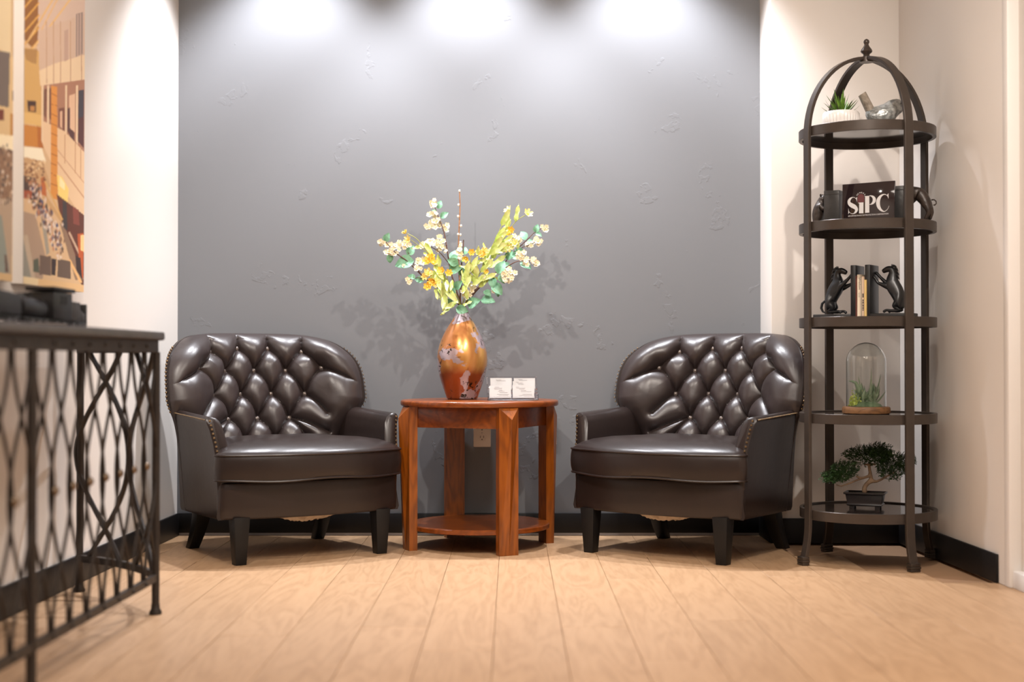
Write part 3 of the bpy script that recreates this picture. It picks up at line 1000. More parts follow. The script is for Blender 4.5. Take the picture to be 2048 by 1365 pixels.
def lining_mesh(seed):
    rr = random.Random(seed)
    mb = MB()
    nu, nv = 40, 8
    pts = []
    jag = [rr.uniform(-.003, .003) for _ in range(nu)]
    for i in range(nu):
        u = i / (nu - 1)
        sag = 0.030 * math.sin(PI * u) ** 0.75
        row = []
        for j in range(nv):
            v = j / (nv - 1)
            y = -0.20 + 0.02 * v - 0.0 * u
            zz = 0.160 - (sag + jag[i] * math.sin(PI * u)) * v ** 0.8
            row.append((-0.13 + 0.27 * u, y + 0.006 * math.sin(9 * u + 2 * v), zz))
        pts.append(row)
    mb.grid(pts)
    # the slack sheet behind the torn edge
    p2 = []
    for i in range(nu):
        u = i / (nu - 1)
        sag = 0.028 * math.sin(PI * u) ** 0.75
        p2.append([(-0.13 + 0.27 * u, -0.179 + 0.3 * v, 0.160 - sag * (1 - v) ** 1.5) for v in np.linspace(0, 1, 6)])
    mb.grid(p2)
    return mb.mesh('torn_lining', M['lining'])


def make_armchair(label, loc, rz):
    t = thing('armchair', label, 'armchair', loc, rz, 'tufted leather armchairs')
    bk = link('backrest', backrest_mesh(), t)
    bp, nails = back_panel_mesh()
    bpo = link('back_panel', bp, t)
    n1 = link('nailhead_trim', nails, bpo); n1['kind'] = 'stuff'
    bme = None
    for (bx, bz, ri, k) in BTN:
        p, n = button_place(bx, bz)
        if bme is None:
            bme = MB().lathe([(0.004, -.004), (0.0075, -.002), (0.0092, .002), (0.0080, .0055), (0.0045, .0075), (.0012, .008)], 14).mesh('button', M['button'])
        o = link('button', bme, bk)
        o.matrix_local = frame(p + n * 0.002, n.orthogonal(), n)
    cm, pt, pb = cushion_mesh()
    cu = link('seat_cushion', cm, t)
    link('piping', pt, cu); link('piping', pb, cu)
    link('seat_base', base_mesh(), t)
    for s in (-1, 1):
        ar = link('arm', arm_mesh(s), t)
        nm = MB()
        # down the front edge, then back along the top seam
        fr = []
        for z, x in ((0.498, .3685), (.468, .364), (.42, .356), (.39, .353)):
            fr.append((s * (x - .006), arm_y0(z) - 0.0005, z))
        nail_line(nm, fr, (0, -1, 0.1))
        tp = [(s * .3745, arm_y0(.5) + .02 + q * (ARM_Y1 - arm_y0(.5) - .03), 0.501 + .016 * q) for q in np.linspace(0, 1, 6)]
        nail_line(nm, tp, (s, 0, .5), r=0.0028, step=0.0085)
        no = nm.build('nailhead_trim', M['brass'], ar); no['kind'] = 'stuff'
        link('leg', leg_front_mesh(s), t)
        link('leg', leg_rear_mesh(s), t)
    link('torn_lining', lining_mesh(3), t)
    return t


chair_l = make_armchair('dark brown tufted leather armchair between the iron console and the side table', (-0.839, 5.195, 0), R(32.5))
chair_r = copy_tree(chair_l)
chair_r.location = (0.648, 5.205, 0)
chair_r.rotation_euler = (0, 0, R(-36))
chair_r['label'] = 'dark brown tufted leather armchair between the side table and the tall metal shelf'
# ================================================================= cherry side table
TX, TY = -0.124, 5.350
t = thing('side_table', 'round cherry wood side table with four wedge legs and a low shelf', 'table', (TX, TY, 0), R(22.5))
MB().lathe([(0.05, .535), (.294, .535), (.299, .537), (.301, .541), (.301, .551), (.299, .555), (.294, .5575), (.05, .5575)], 96).build('tabletop', M['cherry_flat'], t, loc=(0, 0, 0))
MB().lathe([(0.05, .071), (.262, .071), (.2665, .073), (.2665, .087), (.263, .0905), (.05, .0905)], 80).build('lower_shelf', M['cherry_flat'], t)


def table_leg():
    mb = MB()
    h, zt = 0.0375, 0.5345
    # local frame: x outwards, y along the rim
    xi, xo = 0.262, 0.294
    zr = 0.492
    vs = [(xi, -h, 0), (xi, h, 0), (xo, -h, 0), (xo, h, 0), (xi, -h, zt), (xi, h, zt), (xo, -h, zt), (xo, h, zt),
          (xo + .031, 0, zr), (xo + .003, 0, 0)]
    A, B, C, D, A2, B2, C2, D2, Pk, Q = range(10)
    fs = [(A, A2, B2, B), (A, C, C2, A2), (B, B2, D2, D), (A2, C2, D2, B2), (A, B, D, Q, C),
          (C2, Pk, D2), (C, Q, Pk, C2), (Q, D, D2, Pk)]
    mb.add(vs, fs)
    return mb.mesh('leg', M['cherry'])


lm = table_leg()
for k in range(4):
    o = link('leg', lm, t)
    o.rotation_euler = (0, 0, R(-90 + 90 * k))
for k in range(4):
    mb = MB()
    a0, a1 = R(-90 + 90 * k), R(90 * k)
    p0 = Vector((math.cos(a0), math.sin(a0), 0)) * .284
    p1 = Vector((math.cos(a1), math.sin(a1), 0)) * .284
    mid = (p0 + p1) / 2
    rot = Matrix.Rotation(math.atan2((p1 - p0).y, (p1 - p0).x), 3, 'Z')
    mb.box((mid.x, mid.y, 0.4965), ((p1 - p0).length - 0.03, 0.018, 0.078), rot)
    mb.build('apron', M['cherry_flat'], t, bevel=0.0015)

# ----------------------------------------------------------------- vase
VX, VY, VZ = -0.192, 5.400, 0.5585
vs_ = thing('vase', 'tall copper leaf vase with silvery patches, holding the flowers', 'vase', (VX, VY, VZ))
SC_ = 5.40 / 2800
prof_px = [(1290, 205), (1283, 218), (1270, 226), (1200, 246), (1100, 284), (1000, 318), (900, 345), (800, 362), (700, 368), (600, 355), (500, 330), (400, 291), (300, 240), (220, 190), (150, 137), (110, 100), (80, 85), (60, 83), (45, 88), (36, 91)]
prof = [(hw / 7.185 * SC_, (1290 - y) / 7.185 * SC_) for y, hw in prof_px]
# smooth the profile
zs = np.array([p[1] for p in prof]); rs = np.array([p[0] for p in prof])
zz = np.concatenate([[0, .0015], np.linspace(zs[2], zs[-1], 60)])
rr_ = np.interp(zz, zs, rs)
for _ in range(30):
    rr_[2:-2] = (rr_[1:-3] + rr_[2:-2] * 2 + rr_[3:-1]) / 4
pr = list(zip(rr_, zz))
top_r, top_z = pr[-1]
pr += [(top_r - .003, top_z + .0015), (top_r - .006, top_z - .002), (top_r - .007, top_z - .05), (0.006, top_z - .06)]
MB().lathe(pr, 64, cap1=True).build('body', M['copper'], vs_)
MOUTH = Vector((VX, VY, VZ + top_z))

# ----------------------------------------------------------------- flowers
def leaf_mesh(kind):
    mb = MB()
    nu, nv = 9, 5
    pts = []
    for i in range(nu):
        u = i / (nu - 1)
        if kind == 'teal':
            w = 0.40 * math.sin(PI * u ** 0.8) ** 0.8 * (1 - .25 * u) + .01
            cz = 0.12 * math.sin(PI * u)
            wav = 0
        else:
            w = 0.135 * math.sin(PI * u ** 0.75) ** 0.8 + .010
            cz = 0.30 * u * u
            wav = 0.07 * math.sin(u * 11)
        row = []
        for j in range(nv):
            v = -1 + 2 * j / (nv - 1)
            row.append((u, v * w, cz * 0.6 + abs(v) * w * 0.35 + wav * v))
        pts.append(row)
    mb.grid(pts)
    return mb.mesh('leaf', M['teal_leaf'] if kind == 'teal' else M['lime_leaf'])


def petal_flower(npet, L, W, cup, mat_, center):
    mb = MB()
    for k in range(npet):
        a = 2 * PI * k / npet
        d = Vector((math.cos(a), math.sin(a), 0)); s = Vector((-math.sin(a), math.cos(a), 0))
        pts = []
        for i, (u, w, h) in enumerate(((0.05, .25, 0), (.45, 1, .35), (.8, .95, .75), (1, .35, 1.0))):
            c = d * (L * u * (1 - .35 * cup * u)) + Vector((0, 0, 1)) * (L * cup * h)
            pts.append([c - s * W * w, c + Vector((0, 0, -.12 * L)), c + s * W * w])
        mb.grid(pts)
    mb.cur = 1
    mb.ball((0, 0, L * .15), L * .22, 6, 4)
    return mb.mesh('blossom', [mat_, center])


LEAF = {'teal': leaf_mesh('teal'), 'lime': leaf_mesh('lime')}
WB = petal_flower(5, 0.0108, 0.0040, 0.25, M['white_petal'], M['pale_petal'])
YB_ = petal_flower(6, 0.022, 0.0052, 0.75, M['yellow_petal'], M['yellow_petal'])
PB_ = petal_flower(6, 0.022, 0.0050, 0.5, M['pale_petal'], M['yellow_petal'])
frnd = random.Random(11)


class Branch:
    def __init__(self, name, label, group, stemmat):
        self.t = thing(name, label, 'flower branch' if name != 'willow_twig' else 'twig', tuple(MOUTH), 0, group)
        self.m = stemmat
        self.stem = MB()
        self.o = MOUTH

    def twig(self, pts, r0, r1, base=True):
        """pts: (px, py, depth offset from the vase)"""
        w = [P(x, y, VY + dy) - self.o for x, y, dy in pts]
        if base:
            a = Vector((frnd.uniform(-.008, .008), frnd.uniform(-.006, .006), -0.05))
            w = [a, Vector((a.x * .9 + frnd.uniform(-.006, .006), a.y * .8, 0.004))] + w
        # smooth through the points
        out = []
        n = len(w)
        for i in range(n - 1):
            p0, p1, p2, p3 = w[max(i - 1, 0)], w[i], w[i + 1], w[min(i + 2, n - 1)]
            for q in range(5):
                u = q / 5
                out.append(0.5 * ((2 * p1) + (p2 - p0) * u + (2 * p0 - 5 * p1 + 4 * p2 - p3) * u * u + (-p0 + 3 * p1 - 3 * p2 + p3) * u ** 3))
        out.append(w[-1])
        m = len(out)
        self.stem.tube(out, [r0 + (r1 - r0) * i / (m - 1) for i in range(m)], 6)
        return self

    def leaf(self, x, y, ang, ln, kind, dy=0.0, tilt=None):
        p = P(x, y, VY + dy) - self.o
        L = ln * (VY + dy) / F
        tilt = frnd.uniform(-.5, .5) if tilt is None else tilt
        a = R(ang)
        d = Vector((math.cos(a), tilt, math.sin(a)))
        n = Vector((frnd.uniform(-.45, .45), -1, frnd.uniform(-.1, .7)))
        o = link('leaf', LEAF[kind], self.t)
        o.matrix_local = frame(p, d, n) @ Matrix.Scale(L, 4)
        return self

    def blossom(self, x, y, me=None, dy=0.0, s=1.0, n=None):
        p = P(x, y, VY + dy) - self.o
        n = n or Vector((frnd.uniform(-.8, .8), -1, frnd.uniform(-.4, .8)))
        o = link('blossom', me or WB, self.t)
        o.matrix_local = frame(p, Vector((frnd.uniform(-1, 1), 0, frnd.uniform(-1, 1))), n) @ Matrix.Scale(s * frnd.uniform(.85, 1.15), 4)
        return self

    def cluster(self, x, y, rx, ry, k, dy=0.0, me=None, s=1.0):
        for _ in range(k):
            a, q = frnd.uniform(0, 2 * PI), math.sqrt(frnd.random())
            self.blossom(x + rx * q * math.cos(a), y + ry * q * math.sin(a), me, dy + frnd.uniform(-.02, .02), s)
        return self

    def done(self):
        self.stem.build('stem', self.m, self.t)
        return self


GB = 'flowering branches in the copper vase'
b = Branch('flowering_branch', 'dark twig reaching far left with white blossom and two teal leaves', GB, M['twig'])
b.twig([(908, 600, -.02), (878, 577, -.05), (846, 553, -.08), (815, 523, -.10), (790, 505, -.11), (768, 480, -.12)], .0042, .0016)
b.twig([(846, 553, -.08), (828, 530, -.09), (818, 508, -.10), (808, 497, -.10)], .002, .0012, False)
b.twig([(852, 560, -.08), (836, 556, -.10), (816, 560, -.12)], .0018, .001, False)
b.cluster(763, 483, 6, 6, 6, -.12).cluster(785, 495, 16, 14, 17, -.11).cluster(803, 490, 13, 9, 9, -.10).cluster(779, 505, 9, 5, 5, -.11).cluster(816, 490, 4, 3, 3, -.10)
b.cluster(842, 522, 8, 8, 7, -.09).cluster(838, 537, 8, 4, 4, -.09).cluster(805, 531, 3, 2, 2, -.11).cluster(816, 561, 6, 6, 6, -.12)
b.leaf(770, 484, 65, 20, 'teal', -.12).leaf(778, 508, -85, 20, 'teal', -.11).leaf(828, 522, 195, 40, 'teal', -.10, .1).leaf(815, 511, 60, 24, 'teal', -.10).leaf(830, 558, 155, 18, 'teal', -.11).leaf(848, 562, 170, 20, 'teal', -.09)
b.done()
b = Branch('flowering_branch', 'tall dark twig leaning left with white blossom and two teal leaves at its tip', GB, M['twig'])
b.twig([(914, 585, 0), (902, 545, .02), (895, 505, .03), (888, 465, .04), (876, 432, .05), (864, 398, .06)], .0042, .0015)
b.twig([(896, 525, .03), (880, 506, .02), (862, 494, .01), (848, 486, 0)], .002, .001, False)
b.cluster(868, 407, 7, 7, 7, .06).cluster(866, 430, 8, 6, 7, .05).cluster(876, 448, 17, 9, 15, .05).cluster(858, 453, 7, 7, 6, .04).cluster(894, 455, 6, 8, 6, .05).cluster(880, 478, 9, 10, 10, .03)
b.cluster(862, 488, 15, 8, 14, .01).cluster(842, 490, 8, 6, 7, 0).cluster(878, 496, 7, 6, 6, .02).cluster(890, 500, 3, 8, 3, .03, s=.7)
b.leaf(876, 418, 70, 18, 'teal', .05, .1).leaf(881, 436, 35, 19, 'teal', .05, .1).leaf(872, 425, 150, 10, 'teal', .05).leaf(905, 522, 70, 26, 'teal', .0).leaf(898, 540, 10, 30, 'teal', -.03)
b.done()
b = Branch('flowering_branch', 'short dark upright twig in the middle of the bouquet with teal leaves', GB, M['twig'])
b.twig([(920, 600, -.01), (923, 565, -.02), (923, 530, -.03), (926, 505, -.03), (927, 480, -.03)], .0042, .002)
b.cluster(919, 505, 8, 6, 9, -.05).cluster(922, 491, 3, 2, 2, -.04, s=.8).cluster(921, 516, 4, 3, 3, -.05)
b.leaf(928, 510, 80, 18, 'teal', -.03).leaf(917, 528, 160, 24, 'teal', -.05, 0).leaf(917, 515, 200, 22, 'teal', -.05).leaf(912, 585, 165, 26, 'teal', -.09, -.1).leaf(910, 578, 45, 24, 'teal', -.09).leaf(921, 521, 10, 14, 'teal', -.05)
b.leaf(908, 610, 165, 26, 'teal', -.04).leaf(912, 617, -15, 26, 'teal', -.07, -.1).leaf(936, 613, 25, 32, 'teal', -.05).leaf(926, 553, 95, 22, 'teal', -.01)
b.done()
b = Branch('flowering_branch', 'dark twig rising to the right with a full white cluster near its middle', GB, M['twig'])
b.twig([(940, 597, -.02), (962, 572, -.05), (985, 552, -.08), (1008, 538, -.10), (1035, 523, -.11), (1072, 522, -.12)], .0042, .0016)
b.cluster(1018, 551, 13, 14, 26, -.12).cluster(1047, 517, 9, 12, 12, -.11).cluster(1060, 523, 9, 8, 9, -.12).cluster(1074, 524, 6, 7, 7, -.12).cluster(1040, 511, 8, 7, 7, -.10)
b.cluster(946, 575, 9, 8, 8, -.05).cluster(936, 588, 9, 9, 8, -.05).cluster(930, 580, 7, 7, 5, -.05).cluster(971, 555, 8, 10, 8, -.07, s=.9).cluster(989, 580, 4, 4, 4, -.08)
b.leaf(1000, 548, -65, 22, 'teal', -.10, 0).leaf(995, 548, 60, 30, 'teal', -.10, .1).leaf(985, 568, -50, 30, 'teal', -.08, -.1).leaf(968, 582, -40, 20, 'teal', -.07).leaf(990, 575, -70, 22, 'teal', -.08).leaf(1040, 526, -30, 26, 'teal', -.10).leaf(962, 600, -10, 30, 'teal', -.06).leaf(986, 555, -90, 24, 'teal', -.08)
b.done()
b = Branch('flowering_branch', 'dark twig rising highest on the right with white blossom at the end', GB, M['twig'])
b.twig([(945, 585, 0), (975, 560, .02), (1002, 535, .03), (1020, 512, .03), (1040, 493, .03), (1056, 478, .03), (1068, 466, .03)], .0036, .0014)
b.twig([(1034, 499, .03), (1054, 492, .02), (1070, 485, .01)], .0016, .001, False)
b.twig([(1066, 468, .03), (1078, 460, .03), (1087, 456, .03)], .0014, .001, False)
b.cluster(1089, 456, 6, 6, 7, .03).cluster(1075, 483, 8, 8, 9, .01).cluster(1058, 491, 7, 5, 6, .02).cluster(1032, 476, 9, 8, 10, .02).cluster(1020, 488, 9, 8, 9, .02).cluster(1040, 480, 4, 6, 4, .03)
b.leaf(1071, 466, 75, 18, 'teal', .03).leaf(1072, 467, -30, 14, 'teal', .03).leaf(1052, 480, 120, 22, 'teal', .03).leaf(1054, 487, 10, 18, 'teal', .02).leaf(1020, 512, -10, 26, 'teal', .01).leaf(1014, 520, 60, 22, 'teal', .01).leaf(1030, 500, -25, 22, 'teal', .02).leaf(1005, 530, -20, 20, 'teal', .0)
b.done()
GL = 'lime green stems with yellow flowers in the copper vase'
b = Branch('yellow_flower_stem', 'lime stem arching left, its orange tipped flowers above the others', GL, M['lime_stem'])
b.twig([(915, 595, -.03), (890, 555, -.07), (868, 522, -.10), (850, 497, -.11), (832, 477, -.12), (814, 467, -.13)], .0022, .0011)
b.twig([(860, 510, -.10), (838, 492, -.12), (822, 480, -.13)], .0014, .001, False)
b.blossom(811, 467, YB_, -.13, .85, Vector((-.5, -.3, 1))).blossom(817, 479, PB_, -.13, .9).blossom(861, 519, YB_, -.11, 1.05).blossom(857, 524, YB_, -.12, 1.05).blossom(866, 527, YB_, -.11, 1.0).blossom(862, 514, YB_, -.1, .9).blossom(857, 545, PB_, -.11, 1.0)
b.leaf(845, 492, 200, 24, 'lime', -.11).leaf(850, 486, -60, 34, 'lime', -.10).leaf(847, 505, -50, 20, 'lime', -.11).leaf(876, 508, -80, 34, 'lime', -.09).leaf(868, 530, -60, 40, 'lime', -.10).leaf(872, 545, -75, 44, 'lime', -.10).leaf(885, 545, -80, 30, 'lime', -.09).leaf(870, 540, -110, 36, 'lime', -.10).leaf(880, 560, -85, 40, 'lime', -.1).leaf(895, 600, -100, 30, 'lime', -.08).leaf(886, 570, -50, 50, 'lime', -.1).leaf(880, 590, 100, 30, 'lime', -.11)
b.done()
b = Branch('yellow_flower_stem', 'short lime stem low on the left with deep yellow flowers', GL, M['lime_stem'])
b.twig([(905, 592, -.05), (885, 570, -.10), (868, 562, -.13)], .0022, .0012)
b.twig([(905, 592, -.05), (895, 560, -.09), (896, 548, -.10)], .0016, .001, False)
b.twig([(900, 580, -.07), (888, 556, -.1), (883, 544, -.11)], .0016, .001, False)
b.blossom(866, 563, YB_, -.13, 1.1).blossom(872, 566, PB_, -.12, 1.0).blossom(855, 573, YB_, -.13, 1.0).blossom(884, 543, YB_, -.11, .9).blossom(898, 547, YB_, -.10, .95).blossom(856, 549, PB_, -.12, .9).blossom(848, 553, PB_, -.12, .8)
b.leaf(884, 566, -80, 48, 'lime', -.11).leaf(888, 590, -95, 34, 'lime', -.11).leaf(900, 565, -70, 34, 'lime', -.10).leaf(893, 560, -85, 30, 'lime', -.12).leaf(905, 560, -100, 26, 'lime', -.10).leaf(870, 577, -80, 26, 'lime', -.12).leaf(905, 607, 230, 34, 'lime', -.08).leaf(915, 603, 215, 36, 'lime', -.08, -.1)
b.done()
b = Branch('yellow_flower_stem', 'lime stem rising right with an upright pale flower and long leaves', GL, M['lime_stem'])
b.twig([(938, 590, -.02), (955, 555, -.05), (972, 520, -.06), (988, 485, -.06), (1003, 453, -.06), (1016, 425, -.06)], .0022, .0011)
b.blossom(1017, 421, PB_, -.06, .95, Vector((0, -.4, 1))).blossom(1018, 468, YB_, -.07, .8).blossom(1022, 460, YB_, -.07, .8)
b.leaf(1003, 452, 62, 42, 'lime', -.06).leaf(1012, 455, 70, 26, 'lime', -.06).leaf(990, 488, 60, 42, 'lime', -.06, 0).leaf(992, 485, 45, 36, 'lime', -.07).leaf(985, 500, 50, 40, 'lime', -.06).leaf(978, 510, 35, 46, 'lime', -.07).leaf(970, 530, 70, 40, 'lime', -.07).leaf(962, 545, 40, 44, 'lime', -.07).leaf(975, 515, 110, 30, 'lime', -.06).leaf(960, 560, 15, 40, 'lime', -.08).leaf(955, 555, 120, 40, 'lime', -.06).leaf(950, 570, 80, 46, 'lime', -.06).leaf(985, 505, 10, 34, 'lime', -.06)
b.done()
b = Branch('yellow_flower_stem', 'lime stem leaning furthest right with one open yellow flower at its tip', GL, M['lime_stem'])
b.twig([(940, 592, -.01), (962, 555, -.02), (985, 520, -.02), (1005, 482, -.02), (1030, 445, -.02), (1052, 430, -.02)], .0022, .0011)
b.blossom(1055, 428, PB_, -.02, 1.1, Vector((.6, -.8, .4))).blossom(1016, 495, PB_, -.03, 1.1).blossom(1008, 500, YB_, -.03, .9).blossom(1000, 497, PB_, -.03, 1.0).blossom(1030, 487, PB_, -.02, .9)
b.leaf(1031, 444, 75, 36, 'lime', -.02, 0).leaf(1012, 462, 65, 26, 'lime', -.02).leaf(1003, 490, 40, 34, 'lime', -.02).leaf(1000, 500, 100, 34, 'lime', -.02).leaf(992, 508, 20, 36, 'lime', -.03).leaf(985, 520, 70, 40, 'lime', -.02).leaf(978, 535, 30, 44, 'lime', -.04).leaf(970, 545, 95, 36, 'lime', -.03).leaf(965, 560, 5, 36, 'lime', -.04).leaf(1035, 500, 85, 20, 'lime', -.02).leaf(1010, 488, -10, 26, 'lime', -.02).leaf(950, 565, 130, 32, 'lime', -.05).leaf(958, 575, 40, 38, 'lime', -.06)
b.done()
b = Branch('yellow_flower_stem', 'lime stem near the middle with small orange buds in a row', GL, M['lime_stem'])
b.twig([(930, 590, -.04), (935, 555, -.07), (940, 530, -.08), (942, 510, -.08)], .0020, .0012)
b.twig([(935, 555, -.07), (958, 525, -.08), (970, 505, -.08)], .0015, .001, False)
b.twig([(935, 555, -.07), (932, 535, -.08), (932, 520, -.08)], .0015, .001, False)
b.blossom(943, 505, YB_, -.08, .9).blossom(932, 517, YB_, -.08, .9).blossom(958, 506, PB_, -.08, .95).blossom(968, 503, PB_, -.08, .9).blossom(964, 510, YB_, -.08, .9).blossom(973, 544, YB_, -.08, .7)
b.leaf(955, 512, 80, 24, 'lime', -.08).leaf(948, 528, 20, 30, 'lime', -.08).leaf(945, 540, 170, 30, 'lime', -.08).leaf(938, 545, 60, 38, 'lime', -.09).leaf(930, 560, 75, 40, 'lime', -.09).leaf(932, 575, 110, 36, 'lime', -.09).leaf(925, 585, 60, 40, 'lime', -.1).leaf(945, 570, 35, 40, 'lime', -.09).leaf(935, 600, 100, 30, 'lime', -.08).leaf(925, 612, 20, 24, 'lime', -.08)
b.done()
b = Branch('willow_twig', 'bare tan twig with white buds standing straight up, tallest in the vase', None, M['willow'])
b.twig([(921, 600, .03), (918, 540, .04), (917, 490, .05), (919, 440, .05), (920, 410, .05), (919, 383, .05)], .0030, .0022)
cm_ = MB().ball((0, 0, 0), (0.0040, .0040, .0055), 8, 6).mesh('bud', M['catkin'])
for x, y in ((919, 382), (916, 433), (922, 452), (916, 469), (921, 470), (921, 485), (917, 410)):
    o = link('bud', cm_, b.t); o.location = P(x, y, VY + .046) - MOUTH
b.done()

# ----------------------------------------------------------------- card holder
CH = thing('card_holder', 'clear acrylic card holder with stepped pockets beside the copper vase', 'card holder', (0.002, 5.245, 0.5585), R(4))
HW = 0.094
mb = MB()
mb.box((0, 0, 0.0015), (2 * HW, 0.075, 0.003))
mb.box((0, -0.036, 0.008), (2 * HW, 0.003, 0.014))
mb.build('tray', M['acrylic'], CH, bevel=0.0008)
rotb = Matrix.Rotation(R(-20), 3, 'X')
MB().box((0.004, 0.040, 0.044), (2 * HW - .006, 0.0028, 0.090), rotb).build('back_plate', M['acrylic'], CH, bevel=0.0008)
for k, (yy, hh) in enumerate(((-0.014, .026), (0.008, .040))):
    MB().box((0.002, yy, 0.003 + hh / 2), (2 * HW - .006, 0.0022, hh), rotb).build('divider', M['acrylic'], CH, bevel=0.0006)
for sx in (-1, 1):
    mb = MB()
    e = sx * (HW - .0012)
    pl = [(-.0365, 0.003), (-.036, .024), (-.018, .026), (-.016, .042), (.006, .044), (.008, .058), (.040, .060), (.052, .086), (.056, .084), (.036, .003)]
    mb.rings([[(e - .0012, y, z) for y, z in pl], [(e + .0012, y, z) for y, z in pl]], smooth=False)
    mb.build('side_plate', M['acrylic'], CH)


def cards(col, tier, label, n, dx, text):
    yy = (-0.030, -0.010, 0.013)[tier]
    z0 = (0.0085, 0.025, 0.036)[tier]
    g = thing('card_stack', label, 'cards', (0, 0, 0), 0, 'stacks of cards in the acrylic holder')
    g.matrix_world = Matrix.Translation(CH.location) @ Matrix.Rotation(R(4), 4, 'Z') @ Matrix.Translation((col * 0.0435 - 0.004 + dx, yy, z0)) @ Matrix.Rotation(R(-20), 4, 'X')
    for k in range(n):
        MB().box((rnd.uniform(-.0008, .0008), k * .0016, .0245 + rnd.uniform(-.0006, .0006)), (0.080, .0009, 0.049)).build('card', M['card'], g)
    mb = MB()
    for (x, z, w) in text:
        mb.box((x, -.00055, z), (w, .0002, .0011))
    o = mb.build('printed_lines', M['ink_grey'], g); o['kind'] = 'stuff'


cards(-1, 0, 'stack of white cards in the front left pocket of the acrylic holder', 4, 0, [(-.012, .043, .016), (-.008, .039, .03), (-.008, .035, .028), (.002, .030, .012), (.004, .027, .024), (.012, .022, .03), (.010, .015, .044), (.012, .010, .034)])
cards(1, 0, 'stack of white cards in the front right pocket of the acrylic holder', 4, 0, [(-.022, .043, .012), (-.010, .039, .034), (-.006, .035, .02), (.0, .030, .02), (.010, .025, .04), (.014, .015, .036), (.008, .010, .05)])
cards(1, 1, 'stack of ivory cards in the middle right pocket of the acrylic holder', 3, .002, [(-.024, .045, .010), (-.014, .041, .020), (-.010, .037, .022)])
cards(-1, 2, 'stack of white cards standing highest in the rear left pocket', 3, .006, [(-.01, .042, .02), (.0, .038, .034)])
cards(1, 2, 'stack of white cards standing highest in the rear right pocket', 3, .008, [(-.016, .044, .016), (-.006, .040, .03)])
# ================================================================= tall round metal shelf with a domed top
EX, EY = 1.2535, 4.937
RING = 0.236
t = thing('display_shelf', 'tall round bronze metal shelf tower with domed top and finial in the corner', 'shelf', (EX, EY, 0))
SHELF_TOP = (0.190, 0.524, 0.857, 1.189, 1.521)
for zt in reversed(SHELF_TOP):
    sh = MB().lathe([(0.01, zt - .012), (RING - .014, zt - .012), (RING - .014, zt - .005), (0.01, zt - .005)], 72).build('shelf', M['shelf_glass'], t)
    MB().lathe([(RING - .013, zt - .034), (RING - .001, zt - .034), (RING, zt - .033), (RING, zt - .001), (RING - .001, zt), (RING - .012, zt), (RING - .013, zt - .001), (RING - .013, zt - .034)], 96, cap0=False, cap1=False).build('rim', M['dark_metal'], sh)
PWD, PTH = 0.033, 0.012
PR = RING + PTH / 2 + 0.0005
for ang in (-70, 20, 110, 200):
    a = R(ang)
    u = Vector((math.cos(a), math.sin(a), 0)); tt = Vector((-math.sin(a), math.cos(a), 0))
    path = []
    for i in range(7):
        q = i / 6
        path.append((PR + 0.020 * (1 - q) ** 2, 0.018 + 0.13 * q))
    path += [(PR, z) for z in (0.3, 0.6, 0.9, 1.2, 1.45)]
    z0, ht = 1.49, 0.284
    for i in range(0, 19):
        q = (PI / 2) * i / 18
        path.append((PR * math.cos(q) if i < 18 else 0.004, z0 + ht * math.sin(q) ** 1.0))
    rings = []
    n = len(path)
    for i, (r, z) in enumerate(path):
        r0, z0_ = path[max(i - 1, 0)]; r1, z1_ = path[min(i + 1, n - 1)]
        d = Vector((r1 - r0, z1_ - z0_)).normalized()
        nr = Vector((d.y, -d.x))
        # narrower over the crown so that the four bars meet
        w = PWD / 2 * (1.0 if r > 0.06 else 0.72 + 0.28 * r / 0.06)
        ring = []
        for sw, sn in ((-1, -1), (1, -1), (1, 1), (-1, 1)):
            rr2, zz2 = r + nr.x * PTH / 2 * sn, z + nr.y * PTH / 2 * sn
            ring.append(u * rr2 + tt * (w * sw) + Vector((0, 0, zz2)))
        rings.append(ring)
    mb = MB().rings(rings, smooth=False)
    po = mb.build('post', M['dark_metal'], t, bevel=0.0015, seg=1, angle=50)
    fc = u * (PR + 0.020)
    mb = MB()
    for (h, z0_, z1_) in ((.0185, 0.0, .010), (.020, .010, .018), (.0185, .018, .030)):
        rings = []
        for z in (z0_, z1_):
            rings.append([fc + u * (h * .72 * c1) + tt * (h * c2) + Vector((0, 0, z)) for c1, c2 in ((-1, -1), (1, -1), (1, 1), (-1, 1))])
        mb.rings(rings, smooth=False)
    mb.build('foot', M['dark_metal'], po, bevel=0.002)
MB().lathe([(0.024, 1.762), (0.024, 1.779), (.014, 1.782), (.0105, 1.787), (.012, 1.792), (.018, 1.796), (.0205, 1.801), (.018, 1.808), (.012, 1.816), (.0085, 1.822), (.0075, 1.827), (.0095, 1.830), (.0105, 1.835), (.0085, 1.841), (.003, 1.845)], 24).build('finial', M['dark_metal'], t)
SZ = [z - 0.005 for z in SHELF_TOP]     # standing surfaces, lowest first


# ----------------------------------------------------------------- top: succulent and bird
def blade(mb, base, d, L, w, curl=0.0, thick=0.25, n=6):
    d = Vector(d).normalized()
    s = d.cross(Vector((0, 0, 1)))
    if s.length < .05:
        s = Vector((1, 0, 0))
    s.normalize()
    up = s.cross(d).normalized()
    rings = []
    for i in range(n):
        u = i / (n - 1)
        ww = w * (1 - u) ** 0.7 * (0.75 + 0.9 * u * (1 - u)) + .0004
        c = Vector(base) + d * (L * u) + up * (curl * L * u * u)
        rings.append([c - s * ww, c - up * ww * thick * 1.6, c + s * ww, c + up * ww * thick * .5])
    mb.rings(rings)


